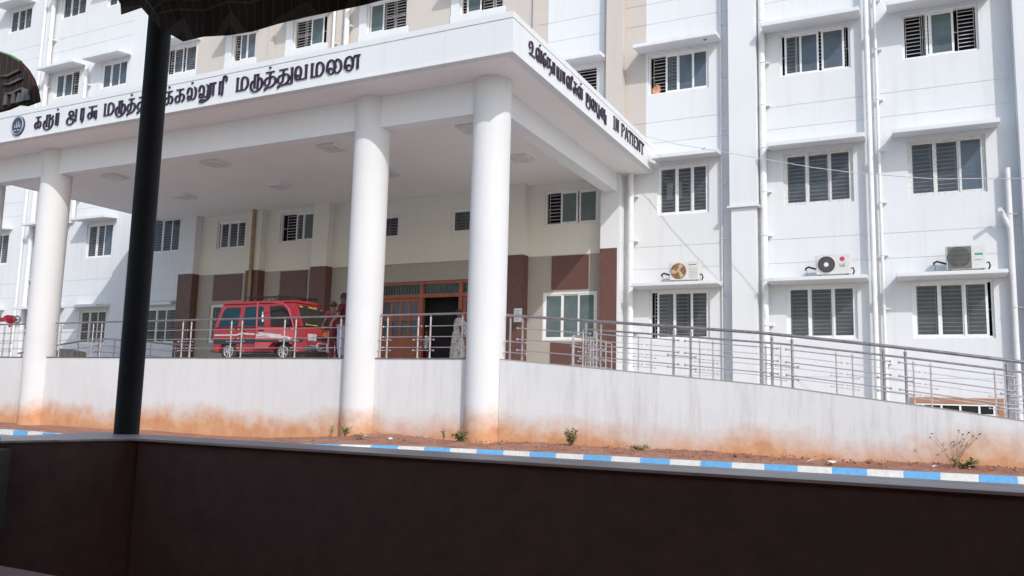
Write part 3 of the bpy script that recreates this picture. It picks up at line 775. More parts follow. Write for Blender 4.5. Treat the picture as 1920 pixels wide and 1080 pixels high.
SIDE = [('u', 15.88, 16.26), ('ill', 16.31, 16.65), ('ee', 16.68, 16.92), ('naa', 16.93, 17.2), ('aa', 17.24, 17.44), ('ya', 17.5, 17.81), ('aa', 17.86, 18.06), ('lli', 18.13, 18.47), ('ka', 18.56, 18.85), ('ill', 18.89, 19.22),
        ('nu', 19.46, 19.8), ('ai', 19.86, 20.2), ('zha', 20.24, 20.57), ('vu', 20.62, 21.0), ('I', 21.58, 21.80), ('N', 21.80, 22.10), ('P', 22.32, 22.62), ('A', 22.64, 22.98), ('T', 22.99, 23.30), ('I', 23.28, 23.48), ('E', 23.49, 23.79), ('N', 23.81, 24.16), ('T', 24.18, 24.52)]
for g, a, b in SIDE:
    letter(g, lambda u, v, d, a=a: (PX1 + .002 + d, a + u, 8.75 + v), b - a, .31 if len(g) > 1 else .38, tv=.125, th=.05).build('letter', M['letter'], PO)
# round emblem at the left of the front lettering
em = MB().disc((-24.33, PY0 - .001, 8.90), 1, .30, -.05, 40).build('emblem', M['navy'], PO, smooth=False)
MB().torus((-24.33, PY0 - .052, 8.90), 1, .265, .014, 40, 6).build('rim', M['pale'], em)
m = MB()
for dx, hh in ((-.13, .12), (-.05, .2), (.03, .2), (.11, .14)): m.prism([(-24.33 + dx, 8.84), (-24.33 + dx + .035, 8.84), (-24.33 + dx + .018, 8.84 + hh)], 1, PY0 - .062, PY0 - .052)
m.box(-24.47, -24.37, PY0 - .062, PY0 - .052, 8.74, 8.77); m.box(-24.31, -24.2, PY0 - .062, PY0 - .052, 8.74, 8.77)
m.build('emblem_relief', M['pale'], em)
# cables strung from the porch corner
wr = MB()
def sag(a, b, s, n=16): return [tuple(Vector(a).lerp(Vector(b), t / n) - Vector((0, 0, s * 4 * (t / n) * (1 - t / n)))) for t in range(n + 1)]
wr.tube([(a, b, c) for a, b, c in ((-7.6, 24.78, 9.45), (-6.5, 24.5, 8.98), (-5.19, 24, 8.49), (-3.66, 23.5, 7.92), (-2.4, 23.1, 7.46), (-1.39, 22.7, 7.12), (.4, 21.95, 6.60), (2.22, 21.2, 6.25), (5, 20.2, 6.1), (9, 19, 6.4))], .010, 5)
tag(wr.build('overhead_cable', M['wire'], loc=(0, 22, 7)), 'thin pale cable sagging from the porch corner across the right windows', 'cable')

# ------------------------------------------------------------------ platform, ramp, retaining wall
PZ = 1.93; WY = 16.45
struct(box(-34, -8.37, WY + .26, FY - .001, .0, PZ).build('platform', M['floor']))
TOP = [(-8.36, 1.95), (-5.62, 1.73), (-2.63, 1.48), (-.25, 1.19), (.59, 1.08), (1.53, .95), (4, .58), (7.5, .1)]
m = MB()
for (a, za), (b, zb) in zip(TOP, TOP[1:]):
    i = len(m.v)
    m.v += [(a, WY + .26, za - .03), (b, WY + .26, zb - .03), (b, 18.8, zb - .03), (a, 18.8, za - .03), (a, 18.8, 0), (b, 18.8, 0)]
    m.f += [(i, i + 1, i + 2, i + 3), (i + 3, i + 2, i + 5, i + 4)]; m.mi += [0, 0]
struct(m.build('ramp', M['floor']))
RW = thing('retaining_wall', 'white retaining wall of the platform and ramp, stained orange by red soil at its foot', 'wall', (-10, WY, 0))
m = MB(); m.prism([(-34, -.3), (-8.37, -.3), (-8.37, PZ + .02), (-34, PZ + .02)], 1, WY, WY + .25); m.build('platform_face', M['stained'], RW)
m = MB(); m.prism([(-8.365, -.3), (7.5, -.3)] + [(x, z) for x, z in reversed(TOP)], 1, WY - .05, WY + .25); m.build('ramp_face', M['stained'], RW)
m = MB()
for a, b in ((-34, -28.2), (-27.3, -24.8), (-23.9, -12.65), (-11.75, -9.25)): m.box(a, b, WY - .015, WY + .262, PZ + .021, PZ + .05)
m.build('coping', M['coping'], RW)
m = MB()
for (a, za), (b, zb) in zip(TOP, TOP[1:]):
    m.prism([(a, za + .001), (b, zb + .001), (b, zb + .014), (a, za + .014)], 1, WY - .06, WY + .252)
m.build('ramp_coping', M['taupe'], RW)

# ------------------------------------------------------------------ railings
def topz(x, tab=TOP):
    if x <= tab[0][0]: return tab[0][1]
    for (a, za), (b, zb) in zip(tab, tab[1:]):
        if a <= x <= b: return za + (zb - za) * (x - a) / (b - a)
    return tab[-1][1]
def railing(label, xs, y, zf, h=1.03, r=.026, pr=.021, bars=3, pairs=(), hx=None, mat='steel', low=0.0, group='steel railings around the platform and ramp', bw=.010):
    """xs: post positions; zf: height of the ground under x; a handrail, then bars running past each post with a little knob"""
    t = thing('railing', label, 'railing', ((xs[0] + xs[-1]) / 2, y, zf((xs[0] + xs[-1]) / 2)), group)
    x0, x1 = hx or (xs[0], xs[-1])
    n = max(2, int((x1 - x0) / .8) + 1)
    MB().tube([(x0 + (x1 - x0) * k / n, y, zf(x0 + (x1 - x0) * k / n) + h) for k in range(n + 1)], r, 12).build('handrail', M[mat], t, smooth=True)
    for x in xs:
        z = zf(x); p = MB(); p.tube([(x, y, z), (x, y, z + h - .12)], pr, 10); p.tube([(x, y, z + h - .12), (x, y, z + h - .07)], pr * 1.25, 10); p.tube([(x, y, z + h - .07), (x, y, z + h)], pr * .45, 8)
        p.tube([(x, y, z), (x, y, z + .02)], pr * 1.7, 12)
        p.build('post', M['steel2' if low == 0 and bw < .011 else mat], t, smooth=True)
    for a, b in zip(xs, xs[1:]):
        short = (b - a) < .7
        cr = MB()
        for k in range(bars):
            f = (k + (.72 if short else 1.0)) / (bars + 1.0)
            if short and k == bars - 1 and bars == 3: continue
            dz = h * f * .97; e = .11
            p0 = (a - e, y - .03, zf(a - e) + dz); p1 = (b + e, y - .03, zf(b + e) + dz)
            cr.tube([p0, p1], bw, 7)
            for q in (p0, p1): cr.tube([(q[0] - .015, q[1], q[2]), (q[0] + .015, q[1], q[2])], bw * 2.0, 7)
        cr.build('crossbar', M['steel2' if low == 0 else mat], t, smooth=True)
    return t
flat = lambda x: PZ + .05
railing('steel platform railing bay left of the leftmost column in view', [-29.6, -28.2, -27.2, -26.25, -25.90, -24.9], WY + .1, flat)
railing('long steel platform railing in front of the red van', [-23.50, -22.03, -21.66, -20.18, -19.82, -18.34, -18.02, -16.54, -16.16, -14.70, -14.33, -12.90], WY + .1, flat, hx=(-23.75, -12.75))
railing('short steel platform railing between the two tall front columns, before the wooden door', [-11.70, -11.50, -10.63, -10.29, -9.43], WY + .1, flat, hx=(-11.72, -9.3))
zr = lambda x: topz(x) + .0
railing('front steel handrail running down the ramp above the stained wall', [-8.20, -7.90, -6.40, -6.06, -4.49, -4.14, -2.56, -2.19, -.60, -.24, 1.33, 1.68, 3.3, 3.65], WY + .1, zr, h=1.0, r=.031, pr=.024, bw=.012, hx=(-8.3, 5.0), mat='steel')
zr2 = lambda x: topz(x) - .02
railing('rear steel handrail of the ramp, thinner and farther back', [-7.30, -6.95, -5.91, -5.60, -4.47, -4.17, -3.02, -2.71, -1.59, -1.27, -.13, .18, 1.29, 1.61, 2.9, 3.2], 18.7, zr2, h=.95, r=.022, pr=.018, mat='steel', hx=(-7.3, 5.0), bw=.008)
# returning rails across the head of the ramp
def rail_y(label, x, ys, z, h=1.0, name='railing'):
    t = thing(name, label, 'railing', (x, ys[0], z), 'steel railings around the platform and ramp')
    MB().tube([(x, ys[0], z + h), (x, ys[-1], z + h)], .022, 10).build('handrail', M['steel'], t, smooth=True)
    for yy in ys: MB().tube([(x, yy, z), (x, yy, z + h)], .018, 8).build('post', M['steel2'], t, smooth=True)
    b = MB()
    for k in (1, 2, 3): b.tube([(x - .03, ys[0] - .08, z + h * k / 4.1), (x - .03, ys[-1] + .08, z + h * k / 4.1)], .009, 6)
    b.build('crossbar', M['steel2'], t, smooth=True)
rail_y('short steel railing across the head of the ramp beside the right pier', -7.9, [19.6, 20.8, 22.0], 1.72)
rail_y('short steel railing running back to the wall under the white framed porch window', -8.5, [21.0, 22.6, 24.2], 1.80)
# rail of the far ramp on the left
LZ = [(-34, 1.35), (-31.3, 1.72), (-29.1, 1.96), (-27.2, 1.88), (-24.5, 1.70), (-23.5, 1.66)]
railing('low dark ramp railing in front of the left wing, humped in the middle', [-33.6, -31.4, -30.1, -28.9, -28.0, -26.6, -26.0, -24.7, -24.0], 22.0, lambda x: topz(x, LZ), h=1.0, r=.036, pr=.020, mat='steel', low=1, hx=(-33.8, -23.8))

# ------------------------------------------------------------------ air conditioners on the lowest sunshades
def ac(x, y, z, w, h, label, kind):
    t = thing('air_conditioner', label, 'air conditioner', (x, y, z), 'outdoor air conditioner units on the sunshades')
    d = .30; yf = y
    box(x, x + w, yf, yf + d, z + .03, z + h).build('casing', M['acwhite'], t, bevel=.018)
    m = MB(); m.box(x + .06, x + .12, yf, yf + d, z, z + .03); m.box(x + w - .12, x + w - .06, yf, yf + d, z, z + .03); m.build('foot', M['black'], t)
    cx, cz, r = (x + w * .31, z + h * .52, h * .40)
    if kind == 0:
        MB().box(x + .03, x + w * .62, yf - .006, yf + .001, z + .05, z + h - .03).build('fan_panel', M['acwhite'], t)
        f = MB().disc((cx, yf - .012, cz), 1, r, .008, 32).build('fan', M['acfan2'], t)
        b = MB()
        for k in range(3):
            a0 = k * 2.09 + .9
            b.prism([(cx + .05 * math.cos(a0), cz + .05 * math.sin(a0)), (cx + r * .9 * math.cos(a0 - .1), cz + r * .9 * math.sin(a0 - .1)), (cx + r * .95 * math.cos(a0 + .45), cz + r * .95 * math.sin(a0 + .45)), (cx + .07 * math.cos(a0 + 1.2), cz + .07 * math.sin(a0 + 1.2))], 1, yf - .017, yf - .013)
        b.build('blade', M['tan'], f); MB().disc((cx, yf - .03, cz), 1, .05, .015, 16).build('hub', M['tan'], f)
        l = MB()
        for k in range(6): l.box(x + w * .66 + k * .04, x + w * .66 + k * .04 + .03, yf - .004, yf + .001, z + h * .80, z + h * .845)
        l.build('brand_lettering', M['blue'], t)
        l = MB()
        for k in range(7): l.box(x + w * .66, x + w * .95, yf - .003, yf + .001, z + h * (.16 + .08 * k), z + h * (.17 + .08 * k))
        l.build('louvre', M['grey'], t)
    elif kind == 1:
        f = MB().disc((cx, yf - .010, cz), 1, r, .010, 32).build('fan', M['acfan'], t)
        MB().torus((cx, yf - .008, cz), 1, r, .012, 32, 6).build('fan_ring', M['acwhite'], f)
        MB().disc((cx, yf - .03, cz), 1, .065, .018, 18).build('hub', M['paper'], f)
        b = MB()
        for k in range(26):
            a0 = k * .2417; b.tube([(cx + .07 * math.cos(a0), yf - .014, cz + .07 * math.sin(a0)), (cx + r * .97 * math.cos(a0 + .3), yf - .014, cz + r * .97 * math.sin(a0 + .3))], .003, 4)
        b.build('guard', M['grey'], f)
        MB().disc((x + w * .77, yf - .004, z + h * .76), 1, .068, .006, 24).build('badge', M['pink'], t)
        c = bpy.data.curves.new('brand_lettering', 'FONT'); c.body = 'LG'; c.size = .12; c.extrude = .002; c.offset = .003; c.align_x = 'CENTER'
        tmp = bpy.data.objects.new('tmp', c); COL.objects.link(tmp); tmp.rotation_euler = (R(90), 0, 0); tmp.location = (x + w * .77, yf - .004, z + h * .40)
        bpy.context.view_layer.update(); dg = bpy.context.evaluated_depsgraph_get()
        me = bpy.data.meshes.new_from_object(tmp.evaluated_get(dg)); me.transform(Matrix.Translation(-Vector(t.location)) @ tmp.matrix_world)
        bpy.data.objects.remove(tmp); me.materials.clear(); me.materials.append(M['grey'])
        o = bpy.data.objects.new('brand_lettering', me); COL.objects.link(o); o.parent = t
    else:
        MB().box(x + .04, x + w * .64, yf - .008, yf + .001, z + .05, z + h - .04).build('fan_panel', M['acgrille'], t)
        f = MB().disc((cx + .01, yf - .013, cz), 1, r, .005, 32).build('fan', M['acfan'], t)
        b = MB()
        for k in range(22): xx = x + .055 + (w * .6 - .03) * k / 21; b.box(xx, xx + .006, yf - .020, yf - .014, z + .06, z + h - .05)
        for k in range(5): zz = z + .1 + (h - .2) * k / 4; b.box(x + .05, x + w * .63, yf - .022, yf - .0205, zz, zz + .007)
        b.build('guard', M['acgrille'], t)
        MB().box(x + w * .72, x + w * .92, yf - .004, yf + .001, z + h * .58, z + h * .66).build('brand_label', M['teal'], t)
        l = MB()
        for k in range(3): l.box(x + w * .72 + k * .06, x + w * .72 + k * .06 + .04, yf - .003, yf + .001, z + h * .38, z + h * .42)
        l.build('lettering', M['grey'], t)
    MB().tube([(x + w, yf + .1, z + .2), (x + w + .06, yf + .1, z + .22), (x + w + .09, yf + .12, z + .12), (x + w + .05, yf + .14, z + .03)], .022, 7).build('hose', M['black'], t, smooth=True)
    MB().tube([(x, yf + .15, z + .22), (x - .12, yf + .15, z + .26), (x - .22, yf + .17, z + .30), (x - .30, yf + .2, z + .26), (x - .29, yf + .2, z + .20)], .028, 7).build('hose', M['black'], t, smooth=True)
    MB().tube([(x - .26, yf + .2, z + .20), (x - .27, yf + .22, z + .02)], .006, 5).build('cable', M['black'], t)
ac(-6.93, 25.05, 4.775, .93, .62, 'white outdoor air conditioner with a rusty open fan, nearest the porch', 0)
ac(-2.62, 25.05, 4.775, .93, .62, 'white outdoor air conditioner with a round black fan and a crimson badge', 1)
ac(.72, 25.05, 4.775, .95, .70, 'taller outdoor air conditioner with a square grey grille and a teal label', 2)

# ------------------------------------------------------------------ small things on the building
nt_ = thing('paper_notice', 'white printed notice stuck on the brown pier behind the right column', 'notice', (-12.25, FY - .385, 3.85))
box(-12.42, -12.12, FY - .386, FY - .381, 3.63, 4.10).build('sheet', M['paper'], nt_)
m = MB()
for k in range(8): m.box(-12.38, -12.38 + random.uniform(.12, .22), FY - .3875, FY - .3862, 3.70 + .045 * k, 3.712 + .045 * k)
m.build('print', M['ink'], nt_)
m = box(-7.26, -7.06, FY + .232, FY + .236, 7.60, 8.15); m.box(-6.86, -6.76, FY + .232, FY + .236, 7.62, 8.18)
t = tag(m.build('window_notice', M['paper'], loc=(-7.1, FY, 7.9)), 'white paper sheets taped inside the middle right window beside the porch', 'notice')
t = thing('fire_hydrant_valve', 'red fire pipe valve with a small handwheel sticking in from the left', 'valve', (-34.6, 22, 3.8))
MB().tube([(-38.5, 22, 3.82), (-34.75, 22, 3.82)], .10, 12).build('pipe', M['hydrant'], t, smooth=True)
m = MB(); m.blob((-34.6, 22, 3.82), .24, 2, 2, (1, 1, .8)); m.tube([(-34.5, 22, 3.82), (-34.2, 22, 3.80)], .06, 10); m.tube([(-34.55, 22, 3.7), (-34.5, 22, 3.5)], .08, 10)
m.build('valve_body', M['hydrant'], t, smooth=True)
m = MB().torus((-34.12, 22, 3.80), 0, .15, .025, 20, 6); m.tube([(-34.12, 22, 3.65), (-34.12, 22, 3.95)], .015, 6); m.tube([(-34.12, 21.85, 3.8), (-34.12, 22.15, 3.8)], .015, 6)
m.build('handwheel', M['grey'], t, smooth=True)
m = MB().tube([(-36.9, FY - .02, 2.2), (-36.9, FY - .03, 3.4), (-37.0, FY - .04, 4.0), (-36.8, FY - .05, 4.35), (-36.85, FY - .04, 4.0), (-36.8, FY - .03, 3.5)], .02, 6)
m.blob((-36.8, FY - .07, 4.38), .07, 1, 1)
tag(m.build('wall_cable', M['grey'], loc=(-36.9, FY, 3)), 'grey cable looping up the left wing wall to a dark hook', 'cable')
m = MB(); m.box(-33.9, -32.8, 22.6, 23.4, 1.2, 2.55); m.prism([(-32.75, 2.1), (-31.3, 2.25), (-31.3, 2.5), (-32.2, 2.62), (-32.75, 2.4)], 1, 22.7, 23.3)
tag(m.build('concrete_block', M['concrete'], loc=(-33, 23, 1.2), bevel=.03), 'rough brown concrete block behind the railing right of the left column', 'block')

# ------------------------------------------------------------------ red van
VX, VY, VZ = -18.93, 18.2, PZ + .001       # rear right corner, towards the camera
L_, W_v, = 3.62, 1.46
VAN = thing('parked_van', 'red minivan with silver swoosh decals parked facing right under the porch, front door ajar', 'van', (VX + L_ / 2, VY + W_v / 2, VZ))
def vp_(x, y, z): return (VX + x, VY + y, VZ + z)
def vbox(m, x0, x1, y0, y1, z0, z1): return m.box(VX + x0, VX + x1, VY + y0, VY + y1, VZ + z0, VZ + z1)
WXR, WXF, WR = .66, 2.74, .30
def arch(cx, r, n=9): return [(cx - r * math.cos(math.pi * k / n), .27 + r * math.sin(math.pi * k / n)) for k in range(n + 1)]
low = [(.06, .30), (.02, .60), (.0, .98)] + [(.0, .98)] + [(3.46, .98), (3.54, .90), (3.60, .62), (3.60, .30)] + list(reversed([(x, z) for x, z in arch(WXF, .36)])) + list(reversed(arch(WXR, .36)))
pts = []
for p in low:
    if not pts or pts[-1] != p: pts.append(p)
m = MB(); m.prism([(VX + x, VZ + z) for x, z in pts], 1, VY, VY + W_v)
m.build('body', M['red'], VAN, bevel=.02, smooth=True)
# cabin: a tapered box
B0 = [(0.0, 0), (3.40, 0), (3.40, W_v), (0.0, W_v)]; T0 = [(.20, .10), (2.98, .10), (2.98, W_v - .10), (.20, W_v - .10)]
ZB, ZC = .975, 1.72
m = MB(); m.v = [vp_(x, y, ZB) for x, y in B0] + [vp_(x, y, ZC) for x, y in T0]
m.f = [(0, 1, 5, 4), (1, 2, 6, 5), (2, 3, 7, 6), (3, 0, 4, 7), (4, 5, 6, 7), (3, 2, 1, 0)]; m.mi = [0] * 6
m.build('cabin', M['red'], VAN, bevel=.045, smooth=True)
m = MB(); m.v = [vp_(x, y, ZC - .005) for x, y in T0] + [vp_(x * .97 + .05, .73 + (y - .73) * .86, ZC + .075) for x, y in T0]
m.f = [(0, 1, 5, 4), (1, 2, 6, 5), (2, 3, 7, 6), (3, 0, 4, 7), (4, 5, 6, 7)]; m.mi = [0] * 5
m.build('roof', M['red'], VAN, bevel=.03, smooth=True)
def side_pt(u, t, off=.0):      # on the near flank of the cabin: u along x at mid height, t height 0..1
    xb = B0[0][0] + (B0[1][0] - B0[0][0]) * u; xt = T0[0][0] + (T0[1][0] - T0[0][0]) * u
    return vp_(xb + (xt - xb) * t, .10 * t - off, ZB + (ZC - ZB) * t)
def front_pt(v, t, off=.0):
    y0 = .10 * t; y1 = W_v - .10 * t
    return vp_(3.40 + (2.98 - 3.40) * t + off, y0 + (y1 - y0) * v, ZB + (ZC - ZB) * t + off * .4)
def pane(fn, poly, name, mat, off=.006, parent=VAN):
    m = MB(); f = [fn(a, b, off) for a, b in poly]; g = [fn(a, b, off - .012) for a, b in poly]; m.face(f)
    for k in range(len(f)): l = (k + 1) % len(f); m.face([f[k], f[l], g[l], g[k]])
    return m.build(name, mat, parent)
pane(side_pt, [(.055, .08), (.285, .08), (.285, .84), (.10, .86), (.06, .72)], 'side_window', M['vglass'])
pane(side_pt, [(.335, .08), (.585, .08), (.585, .86), (.345, .86)], 'side_window', M['vglass'])
st_ = MB()
st_.face([side_pt(.565, .25, .009), side_pt(.583, .25, .009), side_pt(.583, .62, .009), side_pt(.572, .66, .009), side_pt(.562, .5, .009)]); st_.build('window_sticker', M['paper'], VAN)
pane(side_pt, [(.66, .06), (.93, .06), (.91, .55), (.84, .86), (.67, .86)], 'side_window', M['dark'])
wsn = pane(front_pt, [(.05, .06), (.95, .06), (.93, .9), (.07, .9)], 'windscreen', M['wglass'])
m = MB()
rs_ = random.Random(4)
for a, b, c, d in ((.10, .22, .80, .87), (.40, .70, .80, .88), (.80, .88, .76, .82), (.12, .48, .10, .16), (.62, .80, .10, .15)):
    n_ = max(3, int((b - a) / .035)); w_ = (b - a) / n_
    for q in range(n_):
        a_, c_, d_ = a + q * w_, c + rs_.uniform(0, .02), d - rs_.uniform(0, .025)
        m.face([front_pt(a_, c_, .011), front_pt(a_ + w_ * .72, c_, .011), front_pt(a_ + w_ * .85, d_, .011), front_pt(a_ + .003, d_, .011)])
m.build('sticker', M['yellow'], wsn)
m = MB()
for k in range(9): a = .1 + k * .09; m.face([front_pt(a, .17, .012), front_pt(a + .03, .17, .012), front_pt(a + .04, .19, .012), front_pt(a + .01, .19, .012)])
m.build('wiper', M['black'], wsn)
for x_ in (1.08, 1.90):      # shut lines
    box(VX + x_, VX + x_ + .014, VY - .0012, VY + .01, VZ + .34, VZ + .97).build('shut_line', M['black'], VAN)
m = MB(); vbox(m, .0, 3.42, -.012, .0, .955, .975); m.build('belt_moulding', M['black'], VAN)
m = MB(); vbox(m, 1.16, 1.30, -.02, -.001, .86, .90); m.build('door_handle', M['black'], VAN)
for cy in (.12, W_v - .12): m = MB(); vbox(m, -.012, .02, cy - .08, cy + .08, .62, .92); m.build('tail_lamp', M['hydrant'], VAN)
# decals along the flank
m = MB(); vbox(m, .05, 1.72, -.004, -.0015, .52, .68); vbox(m, 1.72, 3.45, -.004, -.0015, .56, .64); m.build('dark_stripe', M['stripe'], VAN)
m = MB()
def ribbon(pts, w): 
    for (a, za), (b, zb) in zip(pts, pts[1:]): m.face([vp_(a, -.0065, za - w), vp_(b, -.0065, zb - w), vp_(b, -.0065, zb + w), vp_(a, -.0065, za + w)])
ribbon([(.08, .785), (1.0, .785)], .02); ribbon([(1.0, .80), (1.2, .835), (1.4, .81), (1.7, .80)], .026); m.build('silver_stripe', M['silver'], VAN)
# the front door stands ajar: hinged at its front edge
hx, hz = 3.02, 0
DM = Matrix.Translation(vp_(3.10, -.012, 0)) @ Matrix.Rotation(R(14), 4, 'Z') @ Matrix.Translation((-1.16, 0, 0))
m = MB(); prof = [(0, .34), (0, .985), (1.16, .985), (1.17, .60), (1.15, .36)] 
prof = [(0, .36), (0, .985), (1.2, .985), (1.24, .62), (1.22, .56)] + [(.80 + .43 * math.cos(a), .22 + .40 * math.sin(a)) for a in (.75, 1.1, 1.5, 1.9, 2.3, 2.7)]
m.prism(prof, 1, -.035, 0); m.xf(DM)
dr = m.build('front_door', M['red2'], VAN, bevel=.01, smooth=True)
m = MB(); m.tube([(.02, -.02, .98), (.0, .0, 1.70), (.20, .02, 1.72), (.78, .03, 1.66), (.95, .02, 1.52), (1.16, -.01, .99)], .026, 8); m.xf(DM); m.build('door_frame', M['red2'], dr, smooth=True)
m = MB(); m.box(.08, .26, -.05, -.034, .86, .90); m.xf(DM); m.build('handle', M['black'], dr)
m = MB(); m.box(0.0, 1.2, -.04, -.037, .55, .62); m.xf(DM); m.build('dark_stripe', M['stripe'], dr)
m = MB()
for pts_, w in (([(.04, .74), (.3, .775), (.6, .715), (.95, .70), (1.1, .66)], .034), ([(.1, .82), (.35, .80), (.7, .76), (.8, .76)], .015), ([(.02, .68), (.4, .70), (.7, .665), (1.0, .65)], .012)):
    for (a, za), (b, zb) in zip(pts_, pts_[1:]): m.face([(a, -.0405, za - w), (b, -.0405, zb - w), (b, -.0405, zb + w), (a, -.0405, za + w)])
m.xf(DM); m.build('silver_stripe', M['silver'], dr)
mm = MB(); mm.box(1.02, 1.10, -.22, -.12, 1.04, 1.30); mm.tube([(1.1, -.02, 1.05), (1.06, -.14, 1.10)], .014, 6); mm.xf(DM); mm.build('mirror', M['black'], dr, bevel=.015)
# wheels
for cx in (WXR, WXF):
    for cy, sg in ((.02, 1), (W_v - .20, -1)):
        c = vp_(cx, cy, WR)
        wl = MB(); wl.tube([(c[0], c[1], c[2]), (c[0], c[1] + .02, c[2]), (c[0], c[1] + .15, c[2]), (c[0], c[1] + .17, c[2])], [WR - .03, WR, WR, WR - .03], 32)
        wo = wl.build('wheel', M['tyre'], VAN, smooth=True)
        yf = c[1] - .004 if sg > 0 else c[1] + .174
        rm = MB().torus((c[0], yf, c[2]), 1, .165, .018, 28, 6)
        for k in range(6):
            a0 = k * 1.047 + .3; rm.tube([(c[0] + .03 * math.cos(a0), yf - .004, c[2] + .03 * math.sin(a0)), (c[0] + .16 * math.cos(a0), yf + .004, c[2] + .16 * math.sin(a0))], [.03, .022], 6)
        rm.disc((c[0], yf - .012, c[2]), 1, .045, .02, 14); rm.build('rim', M['alloy'], wo, smooth=True)
m = MB(); vbox(m, .25, 3.35, .2, W_v - .2, .16, .34); vbox(m, .3, .5, .5, 1.0, .1, .2); m.build('underbody', M['bumper'], VAN)
m = MB(); vbox(m, 1.05, 2.35, .02, .1, .235, .30); m.build('side_step', M['bumper'], VAN)
# front end
m = MB(); vbox(m, 3.42, 3.70, -.01, W_v + .01, .30, .50); m.build('front_bumper', M['bumper'], VAN, bevel=.04)
m = MB(); vbox(m, -.10, .08, .0, W_v, .28, .44); m.build('rear_bumper', M['bumper'], VAN, bevel=.03)
for cy in (.20, W_v - .20):
    h = MB(); vbox(h, 3.585, 3.625, cy - .17, cy + .17, .60, .80); ho = h.build('headlight', M['silver'], VAN, bevel=.015)
    MB().disc(vp_(3.62, cy, .70), 0, .078, .016, 20).build('lens', M['lamp'], ho)
    a_ = MB(); vbox(a_, 3.53, 3.60, cy - (.18 if cy < .5 else -.12), cy - (.13 if cy < .5 else -.17), .61, .79); a_.build('indicator', M['amber'], ho)
m = MB(); vbox(m, 3.60, 3.612, .40, W_v - .40, .64, .76); m.build('grille', M['black'], VAN)
m = MB()
for y_, z_ in ((.16, .56), (.16, .42), (1.3, .56), (1.3, .42)): pass
m.tube([vp_(3.80, .18, .50), vp_(3.80, .18, .40), vp_(3.80, .26, .34), vp_(3.80, .60, .34), vp_(3.80, .60, .54), vp_(3.80, .24, .54), vp_(3.80, .18, .50)], .022, 8)
m.tube([vp_(3.80, .60, .50), vp_(3.80, .86, .50), vp_(3.80, 1.22, .54), vp_(3.80, 1.28, .44), vp_(3.80, 1.22, .34), vp_(3.80, .60, .34)], .022, 8)
m.tube([vp_(3.80, .66, .30), vp_(3.80, .66, .86), vp_(3.70, .73, .92), vp_(3.80, .80, .86), vp_(3.80, .80, .30)], .018, 8)
m.tube([vp_(3.6, .4, .40), vp_(3.8, .4, .40)], .02, 6); m.tube([vp_(3.6, 1.06, .40), vp_(3.8, 1.06, .40)], .02, 6)
m.tube([vp_(3.72, -.02, .46), vp_(3.80, .26, .46)], .018, 6)
m.build('bull_bar', M['steel2'], VAN, smooth=True)
m = MB(); vbox(m, 3.825, 3.835, .84, 1.16, .38, .48); pl = m.build('number_plate', M['paper'], VAN)
m = MB()
for k in range(7): vbox(m, 3.8355, 3.838, .865 + k * .04, .885 + k * .04, .41, .455)
m.build('characters', M['ink'], pl)
for cy in (.52, .94):
    m = MB().disc(vp_(3.78, cy, .80), 0, .07, .06, 16); m.build('fog_lamp', M['lamp'] if cy > .8 else M['amber'], VAN)
# roof rack
m = MB(); zr_ = ZC + .19
for y_ in (.22, W_v - .22): m.tube([vp_(1.05, y_, zr_), vp_(2.85, y_, zr_)], .02, 6)
for k in range(7): x_ = 1.1 + k * .28; m.tube([vp_(x_, .22, zr_), vp_(x_, W_v - .22, zr_)], .014, 6)
for x_ in (1.15, 1.7, 2.25, 2.8):
    for y_ in (.22, W_v - .22): m.tube([vp_(x_, y_, ZC + .04), vp_(x_, y_, zr_ + .05)], .016, 6)
m.build('roof_rack', M['black'], VAN)
m = MB(); m.blob(vp_(1.75, .5, ZC + .13), .09, 4, 1, (2.2, 1, .5)); m.build('bundle', M['grey'], VAN)

# ------------------------------------------------------------------ people
def skin_mesh(verts, edges, radii, name, mat, parent, sub=2, root=0):
    me = bpy.data.meshes.new(name); me.from_pydata([tuple(v) for v in verts], edges, [])
    tmp = bpy.data.objects.new(name, me); COL.objects.link(tmp)
    sk = tmp.modifiers.new('s', 'SKIN'); sk.use_smooth_shade = True
    ss = tmp.modifiers.new('u', 'SUBSURF'); ss.levels = sub; ss.render_levels = sub
    for k, r_ in enumerate(radii):
        d = me.skin_vertices[0].data[k]; d.radius = (r_, r_) if not isinstance(r_, tuple) else r_; d.use_root = (k == root)
    bpy.context.view_layer.update(); dg = bpy.context.evaluated_depsgraph_get()
    out = bpy.data.meshes.new_from_object(tmp.evaluated_get(dg)); bpy.data.objects.remove(tmp)
    out.name = name; out.materials.clear(); out.materials.append(mat)
    org = world_org(parent); out.transform(Matrix.Translation(-org))
    o = bpy.data.objects.new(name, out); COL.objects.link(o); o.parent = parent; return o

